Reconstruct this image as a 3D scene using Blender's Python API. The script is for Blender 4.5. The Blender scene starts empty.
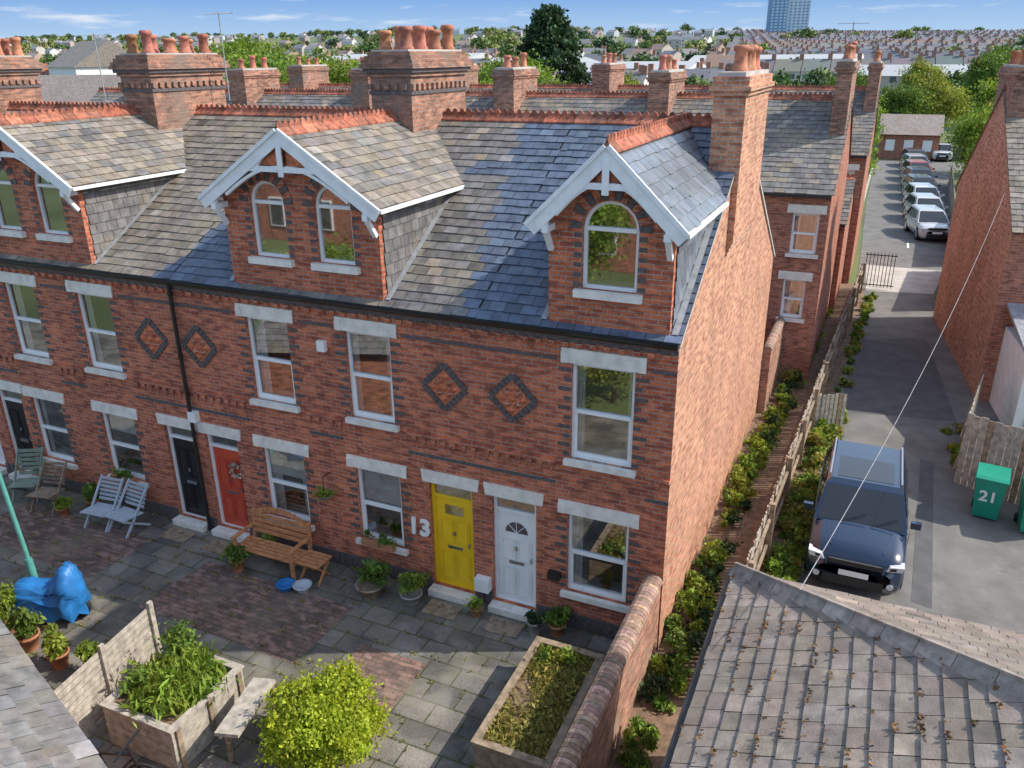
import bpy, math, random, numpy as np
from mathutils import Vector, Matrix, Quaternion
from mathutils.geometry import tessellate_polygon
random.seed(7); RNG=np.random.default_rng(7)
scene=bpy.context.scene
COL=scene.collection
def rnd(a,b): return random.uniform(a,b)
# ------------------------------------------------------------------ materials
def _nt(name):
    m=bpy.data.materials.new(name); m.use_nodes=True; nt=m.node_tree
    b=nt.nodes['Principled BSDF']; return m,nt,b
def N(nt,t,**k):
    n=nt.nodes.new(t)
    for a,v in k.items(): setattr(n,a,v)
    return n
def L(nt,a,b): nt.links.new(a,b)
def mixc(nt,fac,a,b,mode='MIX'):
    n=N(nt,'ShaderNodeMix',data_type='RGBA',blend_type=mode)
    for s,v in ((0,fac),(6,a),(7,b)):
        if hasattr(v,'is_linked'): L(nt,v,n.inputs[s])
        else: n.inputs[s].default_value=v if s==0 else (*v,1)
    return n.outputs[2]
def noise(nt,scale,detail=2,vec=None,rough=.55):
    n=N(nt,'ShaderNodeTexNoise'); n.inputs['Scale'].default_value=scale; n.inputs['Detail'].default_value=detail
    n.inputs['Roughness'].default_value=rough
    if vec is None:
        tc=N(nt,'ShaderNodeTexCoord'); vec=tc.outputs['Object']
    L(nt,vec,n.inputs['Vector']); return n.outputs['Fac']
def ramp(nt,inp,a,b,c0=(0,0,0),c1=(1,1,1)):
    r=N(nt,'ShaderNodeValToRGB'); r.color_ramp.elements[0].position=a; r.color_ramp.elements[1].position=b
    r.color_ramp.elements[0].color=(*c0,1); r.color_ramp.elements[1].color=(*c1,1)
    L(nt,inp,r.inputs[0]); return r.outputs[0]
def bump(nt,b,h,strength,dist=.02):
    n=N(nt,'ShaderNodeBump'); n.inputs['Strength'].default_value=strength; n.inputs['Distance'].default_value=dist
    L(nt,h,n.inputs['Height']); L(nt,n.outputs[0],b.inputs['Normal'])
def M(name,base,rough=.7,nscale=6,namt=.25,bmp=.15,attr=False,metal=0,dirt=None,spec=.5,dr=(.5,.7),ds=1.3):
    m,nt,b=_nt(name)
    f=noise(nt,nscale,3)
    d=tuple(max(0,c*(1-namt)) for c in base); l=tuple(min(1,c*(1+namt)) for c in base)
    c=ramp(nt,f,.3,.7,d,l)
    if attr:
        a=N(nt,'ShaderNodeAttribute',attribute_name='Col')
        c=mixc(nt,1.0,c,a.outputs['Color'],'MULTIPLY')
    if dirt:
        f2=noise(nt,ds,5,rough=.7); c=mixc(nt,ramp(nt,f2,dr[0],dr[1],(0,0,0),(.85,.85,.85)),c,dirt)
    L(nt,c,b.inputs['Base Color']); b.inputs['Roughness'].default_value=rough; b.inputs['Metallic'].default_value=metal
    b.inputs['Specular IOR Level'].default_value=spec
    if bmp>.15: bump(nt,b,noise(nt,nscale*8,1),bmp,.01)
    return m
def BRICK(name,c1,c2,mort,bw=.225,bh=.075,ms=.0085,floor=False,bstr=.6,stain=.35,patch=None,rot=0,rough=.85,odd=.55,pr=(.5,.66)):
    m,nt,b=_nt(name)
    tc=N(nt,'ShaderNodeTexCoord'); sp=N(nt,'ShaderNodeSeparateXYZ'); L(nt,tc.outputs['Object'],sp.inputs[0])
    cb=N(nt,'ShaderNodeCombineXYZ')
    if floor:
        mp=N(nt,'ShaderNodeMapping'); mp.inputs['Rotation'].default_value=(0,0,rot); L(nt,tc.outputs['Object'],mp.inputs[0]); vec=mp.outputs[0]
    else:
        sn=N(nt,'ShaderNodeSeparateXYZ'); L(nt,tc.outputs['Normal'],sn.inputs[0])
        ab=N(nt,'ShaderNodeMath',operation='ABSOLUTE'); L(nt,sn.outputs[0],ab.inputs[0])
        gt=N(nt,'ShaderNodeMath',operation='GREATER_THAN'); L(nt,ab.outputs[0],gt.inputs[0]); gt.inputs[1].default_value=.6
        mx=N(nt,'ShaderNodeMix',data_type='FLOAT'); L(nt,gt.outputs[0],mx.inputs[0]); L(nt,sp.outputs[0],mx.inputs[2]); L(nt,sp.outputs[1],mx.inputs[3])
        L(nt,mx.outputs[0],cb.inputs[0]); L(nt,sp.outputs[2],cb.inputs[1]); vec=cb.outputs[0]
    br=N(nt,'ShaderNodeTexBrick'); br.inputs['Scale'].default_value=1
    br.inputs['Brick Width'].default_value=bw; br.inputs['Row Height'].default_value=bh
    br.inputs['Mortar Size'].default_value=ms; br.inputs['Mortar Smooth'].default_value=.3
    br.inputs['Color1'].default_value=(*c1,1); br.inputs['Color2'].default_value=(*c2,1); br.inputs['Mortar'].default_value=(*mort,1)
    br.offset=.5
    L(nt,vec,br.inputs['Vector'])
    c=br.outputs['Color']
    n1=noise(nt,.9,4,tc.outputs['Object'],.68); c=mixc(nt,1,c,ramp(nt,n1,.3,.72,(1-stain,)*3,(1.15,)*3),'MULTIPLY')
    n2=noise(nt,28,1,tc.outputs['Object']); c=mixc(nt,1,c,ramp(nt,n2,.25,.75,(.72,)*3,(1.2,)*3),'MULTIPLY')
    vm=N(nt,'ShaderNodeVectorMath',operation='DIVIDE'); L(nt,vec,vm.inputs[0]); vm.inputs[1].default_value=(bw*1.0,bh,1)
    wn=N(nt,'ShaderNodeTexNoise'); wn.inputs['Scale'].default_value=.9; wn.inputs['Detail'].default_value=0; L(nt,vm.outputs[0],wn.inputs['Vector'])
    c=mixc(nt,ramp(nt,wn.outputs['Fac'],.6,.68,(0,0,0),(odd,)*3),c,tuple(x*.4 for x in c2))
    c=mixc(nt,ramp(nt,wn.outputs['Fac'],.3,.4,(odd*.8,)*3,(0,0,0)),c,tuple(min(.8,x*1.2+.04) for x in c1))
    if patch:
        n3=noise(nt,.7,4,tc.outputs['Object'],.7); c=mixc(nt,ramp(nt,n3,pr[0],pr[1],(0,0,0),(.75,.75,.75)),c,patch)
    L(nt,c,b.inputs['Base Color']); b.inputs['Roughness'].default_value=rough
    inv=N(nt,'ShaderNodeMath',operation='SUBTRACT'); inv.inputs[0].default_value=1; L(nt,br.outputs['Fac'],inv.inputs[1])
    ad=N(nt,'ShaderNodeMath',operation='MULTIPLY_ADD'); L(nt,n2,ad.inputs[0]); ad.inputs[1].default_value=.5; L(nt,inv.outputs[0],ad.inputs[2])
    bump(nt,b,ad.outputs[0],bstr,.012)
    return m
def LEAF(name,base,var=.5,trans=.25):
    m,nt,b=_nt(name)
    a=N(nt,'ShaderNodeAttribute',attribute_name='Col')
    c=mixc(nt,1,base,a.outputs['Color'],'MULTIPLY')
    L(nt,c,b.inputs['Base Color']); b.inputs['Roughness'].default_value=.6; b.inputs['Specular IOR Level'].default_value=.2
    if trans:
        t=N(nt,'ShaderNodeBsdfTranslucent'); c2=mixc(nt,1,c,(1.3,1.25,.5),'MULTIPLY'); L(nt,c2,t.inputs[0])
        mx=N(nt,'ShaderNodeMixShader'); mx.inputs[0].default_value=trans
        out=nt.nodes['Material Output']; L(nt,b.outputs[0],mx.inputs[1]); L(nt,t.outputs[0],mx.inputs[2]); L(nt,mx.outputs[0],out.inputs[0])
    return m
def GLASS(name,refl=.3,tint=(.66,.69,.7)):
    m,nt,b=_nt(name); nt.nodes.remove(b)
    t=N(nt,'ShaderNodeBsdfTransparent'); t.inputs[0].default_value=(*tint,1)
    g=N(nt,'ShaderNodeBsdfGlossy'); g.inputs['Roughness'].default_value=.02; g.inputs[0].default_value=(1,1,1,1)
    bn=N(nt,'ShaderNodeBump'); bn.inputs['Strength'].default_value=.05; L(nt,noise(nt,2.5,1),bn.inputs['Height']); L(nt,bn.outputs[0],g.inputs['Normal'])
    mx=N(nt,'ShaderNodeMixShader'); mx.inputs[0].default_value=refl
    L(nt,t.outputs[0],mx.inputs[1]); L(nt,g.outputs[0],mx.inputs[2]); L(nt,mx.outputs[0],nt.nodes['Material Output'].inputs[0])
    return m
mBrick=BRICK('red_brick',(.66,.19,.085),(.40,.095,.055),(.42,.33,.27),stain=.35)
mGable=BRICK('gable_brick',(.66,.31,.175),(.47,.18,.105),(.53,.45,.36),stain=.32,patch=(.42,.24,.16),pr=(.56,.75))
mRear=BRICK('rear_brick',(.53,.19,.11),(.36,.12,.07),(.38,.31,.26))
mWallB=BRICK('garden_brick',(.56,.26,.16),(.38,.16,.1),(.46,.4,.34),stain=.5,patch=(.32,.26,.2))
mBlue=M('blue_brick',(.105,.09,.092),.6,20,.4,.2)
mTerra=M('terracotta',(.55,.17,.08),.8,14,.35,.3)
mRidge=M('ridge_terracotta',(.36,.125,.075),.85,9,.5,.3,attr=True,dirt=(.2,.12,.09),dr=(.55,.75),ds=3)
mSlateO=M('slate_old',(.225,.20,.175),.75,5,.35,.3,attr=True,dirt=(.30,.25,.17),ds=.9)
mSlateM=M('slate_mixed',(.165,.16,.16),.7,5,.35,.3,attr=True,dirt=(.26,.22,.15),ds=.8,dr=(.52,.7))
mSlateBlueShade=M('slate_blue_and_shade',(.095,.125,.185),.4,5,.3,.2,attr=True,spec=.6)  # newer blue slates; the blue fill of roof shade is tinted in too
mSlateNew=M('slate_new',(.16,.185,.225),.35,5,.2,.2,attr=True,spec=.7)
mTile=M('concrete_tile',(.26,.22,.195),.85,5,.3,.4,attr=True,dirt=(.2,.165,.13),ds=.6)
mUnder=M('roof_felt',(.03,.03,.03),.9)
mStone=M('painted_stone',(.78,.745,.68),.7,5,.16,.16,dirt=(.5,.47,.42),dr=(.6,.8),ds=5)
mWhite=M('white_paint',(.85,.86,.86),.4,5,.05,.03)
mBoard=M('white_bargeboard',(.83,.85,.87),.5,5,.08,.05)
mBlack=M('black_paint',(.02,.02,.022),.35,5,.3,.05)
mYellow=M('yellow_paint',(.88,.57,.02),.35,3,.06,.02)
mRed=M('red_paint',(.58,.08,.04),.45,3,.1,.03)
mDoorBlk=M('door_black',(.018,.02,.022),.3,3,.2,.02)
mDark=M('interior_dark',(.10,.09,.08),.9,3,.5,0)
mCurt=M('curtain',(.78,.76,.72),.9,9,.12,.1)
mGlass=GLASS('window_glass',.34)
mGlass2=GLASS('arched_glass',.42)
mLead=M('lead',(.32,.33,.35),.5,6,.25,.16)
mWood=M('weathered_wood',(.28,.21,.145),.8,9,.4,.4)
mWoodG=M('grey_wood',(.40,.36,.305),.85,9,.35,.4)
mWoodR=M('teak',(.52,.23,.10),.6,9,.3,.2)
mFlag=BRICK('flagstones',(.28,.255,.225),(.15,.145,.135),(.09,.10,.05),bw=.58,bh=.44,ms=.018,floor=True,bstr=.5,stain=.6,rough=.7,patch=(.20,.185,.115),odd=.4,pr=(.47,.68))
mPave=BRICK('brick_paving',(.34,.195,.155),(.19,.13,.115),(.12,.115,.08),bw=.21,bh=.105,ms=.011,floor=True,bstr=.5,stain=.55,patch=(.19,.165,.12),pr=(.5,.72))
mAsph=M('asphalt',(.16,.155,.148),.9,1.1,.22,.4,dirt=(.215,.205,.19))
mAsphD=M('asphalt_patch',(.105,.105,.108),.9,2,.2,.4)
mConc=M('concrete',(.45,.43,.40),.9,1.2,.2,.3)
mSoil=M('soil',(.21,.135,.09),.95,6,.4,.8,dirt=(.13,.10,.06))
mGreen=M('grass_ground',(.11,.145,.05),.95,.05,.4,.3)
mLeaf=LEAF('leaf_mid',(.12,.20,.04))
mLeafY=LEAF('leaf_lime',(.40,.48,.05),trans=.4)
mLeafD=LEAF('leaf_dark',(.045,.09,.04),trans=.12)
mLeafB=LEAF('leaf_bright',(.21,.30,.05),trans=.3)
mLeafS=LEAF('leaf_spring',(.26,.31,.07),trans=.3)
mLeafO=LEAF('moss_grass',(.30,.28,.08))
mBark=M('bark',(.12,.09,.065),.9,12,.4,.8)
mTeal=M('teal_paint',(.10,.34,.30),.4,5,.2,.05)
mBlueC=M('blue_cover',(.02,.17,.46),.5,4,.25,.3)
mBin=M('green_plastic',(.01,.28,.18),.4,4,.1,.05)
mChair=M('grey_blue_paint',(.44,.50,.56),.6,6,.12,.1)
mPot=M('pot_clay',(.42,.18,.095),.8,8,.2,.1)
mPotG=M('pot_grey',(.32,.32,.31),.7,8,.2,.1)
mRubber=M('rubber',(.02,.02,.02),.8)
mChrome=M('chrome',(.6,.6,.62),.2,5,.05,0,metal=1)
mMoss=M('moss',(.24,.13,.05),.95,30,.4,.5,attr=True)
mWhiteR=M('white_render',(.78,.78,.76),.8,3,.1,.1)
# ------------------------------------------------------------------ mesh builder
class MB:
    def __init__(s): s.v=[];s.f=[];s.m=[];s.c=[];s.mats=[]
    def mi(s,m):
        if m not in s.mats: s.mats.append(m)
        return s.mats.index(m)
    def face(s,pts,m,c=1.0):
        i=len(s.v); s.v.extend([tuple(p) for p in pts]); s.f.append(tuple(range(i,i+len(pts)))); s.m.append(s.mi(m)); s.c.append(c)
    def box(s,x0,x1,y0,y1,z0,z1,m,c=1.0):
        s.obox(((x0+x1)/2,(y0+y1)/2,(z0+z1)/2),(abs(x1-x0)/2,0,0),(0,abs(y1-y0)/2,0),(0,0,abs(z1-z0)/2),m,c)
    def obox(s,ce,a,b,d,m,c=1.0):
        ce,a,b,d=map(Vector,(ce,a,b,d)); i=len(s.v); k=s.mi(m)
        for sx in(-1,1):
            for sy in(-1,1):
                for sz in(-1,1): s.v.append(tuple(ce+a*sx+b*sy+d*sz))
        for q in((0,1,3,2),(4,6,7,5),(0,4,5,1),(2,3,7,6),(0,2,6,4),(1,5,7,3)):
            s.f.append(tuple(i+j for j in q)); s.m.append(k); s.c.append(c)
    def beam(s,p0,p1,w,h,m,c=1.0,up=(0,0,1)):
        p0,p1=Vector(p0),Vector(p1); d=p1-p0; l=d.length; d.normalize(); u=Vector(up)
        r=d.cross(u)
        if r.length<1e-4: r=d.cross(Vector((0,1,0)))
        r.normalize(); u=r.cross(d).normalized()
        s.obox((p0+p1)/2,d*l/2,r*w/2,u*h/2,m,c)
    def cyl(s,p0,p1,r0,r1,m,n=12,c=1.0,cap=True):
        p0,p1=Vector(p0),Vector(p1); d=(p1-p0).normalized(); a=d.orthogonal().normalized(); b=d.cross(a); i=len(s.v); k=s.mi(m)
        for p,r in((p0,r0),(p1,r1)):
            for j in range(n):
                t=2*math.pi*j/n; s.v.append(tuple(p+(a*math.cos(t)+b*math.sin(t))*r))
        for j in range(n):
            s.f.append((i+j,i+(j+1)%n,i+n+(j+1)%n,i+n+j)); s.m.append(k); s.c.append(c)
        if cap:
            s.f.append(tuple(i+j for j in range(n))[::-1]); s.m.append(k); s.c.append(c)
            s.f.append(tuple(i+n+j for j in range(n))); s.m.append(k); s.c.append(c)
    def lathe(s,x,y,prof,m,n=14,c=1.0):
        i=len(s.v); k=s.mi(m)
        for r,z in prof:
            for j in range(n):
                t=2*math.pi*j/n; s.v.append((x+r*math.cos(t),y+r*math.sin(t),z))
        for q in range(len(prof)-1):
            for j in range(n):
                s.f.append((i+q*n+j,i+q*n+(j+1)%n,i+(q+1)*n+(j+1)%n,i+(q+1)*n+j)); s.m.append(k); s.c.append(c)
    def prism(s,poly,ax,a,b,m,c=1.0):
        def P(q,t): return (q[0],t,q[1]) if ax==1 else ((t,q[0],q[1]) if ax==0 else (q[0],q[1],t))
        s.face([P(q,a) for q in poly],m,c); s.face([P(q,b) for q in poly][::-1],m,c)
        n=len(poly)
        for i in range(n): s.face([P(poly[i],a),P(poly[(i+1)%n],a),P(poly[(i+1)%n],b),P(poly[i],b)],m,c)
    def holes(s,outer,holes,y,m,reveal=.1,mr=None,P=None):
        P=P or (lambda q,t:(q[0],t,q[1]))
        loops=[outer]+holes; flat=[q for l in loops for q in l]
        for t in tessellate_polygon([[Vector((q[0],q[1],0)) for q in l] for l in loops]):
            s.face([P(flat[i],y) for i in t],m)
        for l in holes:
            for i in range(len(l)):
                a,b=l[i],l[(i+1)%len(l)]
                s.face([P(a,y),P(b,y),P(b,y+reveal),P(a,y+reveal)],mr or m)
    def ring(s,o,i,yf,yb,m):
        n=len(o)
        for k in range(n):
            a,b,c,d=o[k],o[(k+1)%n],i[(k+1)%n],i[k]
            s.face([(a[0],yf,a[1]),(b[0],yf,b[1]),(c[0],yf,c[1]),(d[0],yf,d[1])],m)
            s.face([(d[0],yf,d[1]),(c[0],yf,c[1]),(c[0],yb,c[1]),(d[0],yb,d[1])],m)
    def build(s,name,parent=None,smooth=False,loc=None,rz=None):
        me=bpy.data.meshes.new(name); me.from_pydata(s.v,[],s.f)
        for m in s.mats: me.materials.append(m)
        me.polygons.foreach_set('material_index',s.m)
        at=me.color_attributes.new('Col','FLOAT_COLOR','CORNER')
        arr=np.ones((len(me.loops),4),np.float32); k=0
        for f,c in zip(s.f,s.c):
            n=len(f)
            arr[k:k+n,:3]=c; k+=n
        at.data.foreach_set('color',arr.ravel())
        if smooth: me.polygons.foreach_set('use_smooth',[True]*len(me.polygons))
        o=bpy.data.objects.new(name,me); COL.objects.link(o)
        if parent: o.parent=parent
        if loc: o.location=loc
        if rz is not None: o.rotation_euler=(0,0,rz)
        return o
def E(name,loc=(0,0,0),rz=0):
    e=bpy.data.objects.new(name,None); COL.objects.link(e); e.location=loc; e.rotation_euler=(0,0,rz); e.empty_display_size=.2; return e
def leaf_obj(name,cen,size,col,mat,parent=None,asp=1.7,updir=0.0):
    cen=np.asarray(cen,float); n=len(cen)
    a=RNG.normal(size=(n,3)); a[:,2]+=updir; a/=np.linalg.norm(a,axis=1)[:,None]
    b=RNG.normal(size=(n,3)); b-=a*(a*b).sum(1)[:,None]; b/=np.linalg.norm(b,axis=1)[:,None]
    s=np.broadcast_to(np.asarray(size,float),(n,))*RNG.uniform(.6,1.3,n)
    a=a*s[:,None]*asp/2; b=b*s[:,None]/2
    V=np.stack([cen-a,cen+b,cen+a,cen-b],1).reshape(-1,3)
    me=bpy.data.meshes.new(name)
    me.vertices.add(n*4); me.vertices.foreach_set('co',V.ravel())
    me.loops.add(n*4); me.loops.foreach_set('vertex_index',np.arange(n*4,dtype=np.int32))
    me.polygons.add(n); me.polygons.foreach_set('loop_start',np.arange(0,n*4,4,dtype=np.int32)); me.polygons.foreach_set('loop_total',np.full(n,4,np.int32))
    me.update(calc_edges=True); me.materials.append(mat)
    at=me.color_attributes.new('Col','FLOAT_COLOR','CORNER')
    arr=np.ones((n,4,4),np.float32); arr[:,:,:3]=np.asarray(col)[:,None,:]; at.data.foreach_set('color',arr.ravel())
    o=bpy.data.objects.new(name,me); COL.objects.link(o)
    if parent: o.parent=parent
    return o
def crown(c,r,ncl,per,cr,shell=.5,bottom=-.7):
    P=[];C=[]
    k=0
    while k<ncl:
        d=RNG.normal(size=3); d/=np.linalg.norm(d)
        if d[2]<bottom: continue
        rr=RNG.uniform(shell,1.0)
        p=np.array(c)+d*np.array(r)*rr
        q=RNG.normal(size=(per,3))*cr*np.array([1,1,.65])*RNG.uniform(.6,1.25)
        P.append(p+q); t=RNG.uniform(.6,1.35)
        g=t*RNG.uniform(.75,1.25,(per,1)); C.append(np.concatenate([g*RNG.uniform(.85,1.2),g,g*RNG.uniform(.8,1.1)],1))
        k+=1
    return np.concatenate(P),np.concatenate(C)
def scatter_cols(n,a=.6,b=1.35):
    g=RNG.uniform(a,b,(n,1)); return np.concatenate([g*RNG.uniform(.85,1.25,(n,1)),g,g*RNG.uniform(.8,1.1,(n,1))],1)
# ------------------------------------------------------------------ slates & ridges
def slates(mb,P0,U,V,poly,m,su=.28,sv=.21,base=1.0,var=.22,tint=True,thick=.012,under=True,mixm=None,mixp=.0,pick=None):
    P0,U,V=Vector(P0),Vector(U).normalized(),Vector(V).normalized(); Nn=U.cross(V)
    if Nn.z<0: Nn=-Nn
    vs=[p[1] for p in poly]; v0,v1=min(vs),max(vs)
    j=0; v=v0
    if under: mb.face([P0+U*a+V*b-Nn*.01 for a,b in poly],mUnder)
    while v<v1-.02:
        vm=min(v+sv*.5,v1-.001); xs=[]
        for i in range(len(poly)):
            a,b=poly[i],poly[(i+1)%len(poly)]
            if (a[1]-vm)*(b[1]-vm)<0: xs.append(a[0]+(b[0]-a[0])*(vm-a[1])/(b[1]-a[1]))
        if len(xs)>=2:
            ua,ub=min(xs),max(xs); u=ua-(su/2 if j%2 else 0)
            vt=min(v+sv*1.12,v1)
            while u<ub:
                a=max(u+.004,ua); b=min(u+su-.004,ub)
                if b-a>.03:
                    g=base*(1+rnd(-var,var)); 
                    if random.random()<.09: g*=rnd(.55,1.55)
                    col=(g*rnd(.97,1.08),g,g*rnd(.9,1.03)) if tint else (g,g,g)
                    h0=thick+rnd(.004,.012); dv=rnd(-.01,.01)
                    if random.random()<.02: dv-=.04
                    mm=mixm if (mixm and random.random()<mixp) else m
                    if pick:
                        q=pick(P0.x+U.x*(a+b)/2,v)
                        if q: mm=q
                    p=[P0+U*a+V*(v+dv)+Nn*h0,P0+U*b+V*(v+dv+rnd(-.004,.004))+Nn*(h0+rnd(-.003,.003)),P0+U*b+V*vt+Nn*.002,P0+U*a+V*vt+Nn*.002]
                    mb.face(p,mm,col)
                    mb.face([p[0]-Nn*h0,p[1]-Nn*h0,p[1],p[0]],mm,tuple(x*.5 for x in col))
                u+=su
        v+=sv; j+=1
def ridge(mb,p0,p1,m=None,w=.14,crest=True,step=.3,cv=.12):
    m=m or mRidge
    p0,p1=Vector(p0),Vector(p1); d=p1-p0; l=d.length; d.normalize(); r=d.cross(Vector((0,0,1))).normalized(); u=r.cross(d)
    n=max(1,int(l/step)); st=l/n
    for i in range(n):
        a=p0+d*(i*st+.006); b=p0+d*((i+1)*st-.006); g=rnd(.65,1.3); t=rnd(-cv,cv); c=(g,g*(1+t),g*(1+t*1.1))
        for sgn in(-1,1):
            mb.face([a+u*.05,b+u*.05,b+r*w*sgn-u*.07,a+r*w*sgn-u*.07],m,c)
            mb.face([a+r*w*sgn-u*.07,b+r*w*sgn-u*.07,b+r*w*sgn-u*.10,a+r*w*sgn-u*.10],m,c)
        for q in (a,b): mb.face([q+u*.05,q+r*w-u*.07,q-r*w-u*.07],m,c)
        mb.beam(a+u*.055,b+u*.055,.035,.05,m,c,up=u)
        if crest:
            for k in range(2):
                q=a+d*(st*(k+.5)/2); mb.prism([(0,0)],2,0,0,m,c) if False else None
                pts=[q-d*.06+u*.075,q-d*.04+u*.125,q+u*.15,q+d*.04+u*.125,q+d*.06+u*.075]
                for sgn in(-1,1): mb.face([p+r*.013*sgn for p in pts],m,c)
                for i2 in range(4): mb.face([pts[i2]-r*.013,pts[i2+1]-r*.013,pts[i2+1]+r*.013,pts[i2]+r*.013],m,c)
mTerraA=M('chimney_pot_clay',(.42,.17,.10),.8,9,.35,.2,attr=True)
def pot(mb,x,y,z,h=.45,r=.12,m=None):
    c=rnd(.7,1.2); m=m or mTerraA
    mb.lathe(x,y,[(r*1.15,z),(r*1.15,z+.05),(r*.95,z+.07),(r*.8,z+h*.75),(r*1.05,z+h*.8),(r*1.1,z+h*.92),(r*.85,z+h),(r*.65,z+h),(r*.6,z+h*.6)],m,12,(c,c*rnd(.8,1.1),c*rnd(.8,1.1)))
mStack=BRICK('sooty_brick',(.50,.225,.14),(.29,.135,.09),(.36,.31,.26),stain=.5,patch=(.2,.165,.14))
def stack(parent,x0,x1,y0,y1,zb,zt,pots=2,mat=None,potrows=1,poth=.45,big=False,ys=None):
    mat=mat or mBrick; mb=MB(); mb.box(x0,x1,y0,y1,zb,zt-.3 if not big else zt-.42,mat)
    steps=[(.04,-.3,-.225),(.08,-.225,-.15),(.035,-.15,0)] if not big else [(.05,-.42,-.345),(.1,-.345,-.27),(.15,-.27,-.19),(.12,-.19,-.115),(.07,-.115,-.04),(.02,-.04,.035)]
    if big: 
        mb.box(x0-.03,x1+.03,y0-.03,y1+.03,zt-.75,zt-.68,mBlue)
        x=x0-.06; 
        while x<x1: mb.box(x,x+.1,y0-.055,y0-.001,zt-.66,zt-.55,mat); x+=.2
        y=y0
        while y<y1: mb.box(x1+.001,x1+.055,y,y+.1,zt-.66,zt-.55,mat); y+=.2
    for o,a,b in steps: mb.box(x0-o,x1+o,y0-o,y1+o,zt+a,zt+b,mat if o!=.1 else mBlue)
    mb.box(x0+.04,x1-.04,y0+.04,y1-.04,zt+(.036 if big else .001),zt+.07,mConc)
    mb.build('chimney_stack',parent)
    mp=MB(); xm=(x0+x1)/2
    xs=[xm] if potrows==1 else [xm-(x1-x0)*.25,xm+(x1-x0)*.25]
    ylist=ys or [y0+(y1-y0)*(k+.5)/pots for k in range(pots)]
    for xx in xs:
        for yy in ylist: pot(mp,xx,yy+rnd(-.04,.04),zt+.06,poth*rnd(.7,1.15),.13)
    mp.build('chimney_pots',parent,smooth=True)
# ------------------------------------------------------------------ windows and doors
def rect(x0,x1,z0,z1): return [(x0,z0),(x1,z0),(x1,z1),(x0,z1)]
def arch(cx,w,z0,zt,inset=0,n=10):
    r=w/2; zs=zt-r; r2=r-inset
    return [(cx-r2,z0+inset),(cx+r2,z0+inset)]+[(cx+r2*math.cos(math.pi*k/n),zs+r2*math.sin(math.pi*k/n)) for k in range(n+1)]
def window(parent,x0,x1,z0,z1,y=0,blind=0,curt=True,trim=True,sill=True,shape='rect',glass=None,plant=False):
    g=glass or mGlass
    mb=MB(); w=x1-x0; cx=(x0+x1)/2; f=.055
    lp=(lambda i:rect(x0+i,x1-i,z0+i,z1-i)) if shape=='rect' else (lambda i:arch(cx,w,z0,z1,i))
    yf=y+.07
    mb.ring(lp(0.001),lp(f),yf,yf+.06,mWhite)
    zm=(z0+z1)/2 if shape=='rect' else z1-w/2
    mb.box(x0+f,x1-f,yf-.01,yf+.05,zm-.03,zm+.03,mWhite)
    if shape=='rect':
        mb.ring(rect(x0+f,x1-f,z0+f,zm-.03),rect(x0+f+.035,x1-f-.035,z0+f+.05,zm-.03),yf+.012,yf+.05,mWhite)
    mb.build('window_frame',parent)
    gl=MB(); gl.face([(p[0],yf+.035,p[1]) for p in lp(f*.8)],g); gl.build('window_glass',parent)
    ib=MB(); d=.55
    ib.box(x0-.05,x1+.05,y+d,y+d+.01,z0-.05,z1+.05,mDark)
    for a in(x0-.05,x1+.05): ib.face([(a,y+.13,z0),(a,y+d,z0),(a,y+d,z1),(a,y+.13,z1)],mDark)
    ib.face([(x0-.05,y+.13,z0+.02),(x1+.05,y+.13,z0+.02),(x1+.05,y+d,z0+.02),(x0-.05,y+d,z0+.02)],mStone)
    if curt:
        for sgn,a in((1,x0+.03),(-1,x1-.03)):
            cw=rnd(.1,.24); n=6
            for k in range(n):
                xa=a+sgn*cw*k/n; xb=a+sgn*cw*(k+1)/n
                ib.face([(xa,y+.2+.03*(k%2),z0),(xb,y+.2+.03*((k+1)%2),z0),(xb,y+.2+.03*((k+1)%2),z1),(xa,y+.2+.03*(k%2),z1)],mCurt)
    if blind:
        hb=(z1-z0)*blind; k=0
        while k*.05<hb:
            ib.box(x0+.03,x1-.03,y+.16,y+.165,z1-k*.05-.046,z1-k*.05,mCurt); k+=1
    if plant:
        ib.lathe(cx+.1,y+.3,[(.06,z0+.03),(.09,z0+.16),(.08,z0+.16)],mPot,10)
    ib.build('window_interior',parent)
    if plant:
        P,C=crown((cx+.1,y+.3,z0+.3),(.16,.12,.16),8,20,.05,.2,-1); leaf_obj('window_plant',P,.07,C,mLeafB,parent)
    if trim:
        t=MB()
        t.prism([(x0-.14,z1+.005),(x1+.14,z1+.005),(x1+.17,z1+.25),(x0-.17,z1+.25)],1,y-.03,y+.06,mStone)
        t.box(x0-.17,x0-.05,y-.045,y-.031,z1+.005,z1+.19,mStone); t.box(x1+.05,x1+.17,y-.045,y-.031,z1+.005,z1+.19,mStone)
        t.build('window_lintel',parent)
    if sill:
        t=MB(); t.box(x0-.09,x1+.09,y-.09,y+.068,z0-.10,z0-.001,mStone); t.build('window_sill',parent)
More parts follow.
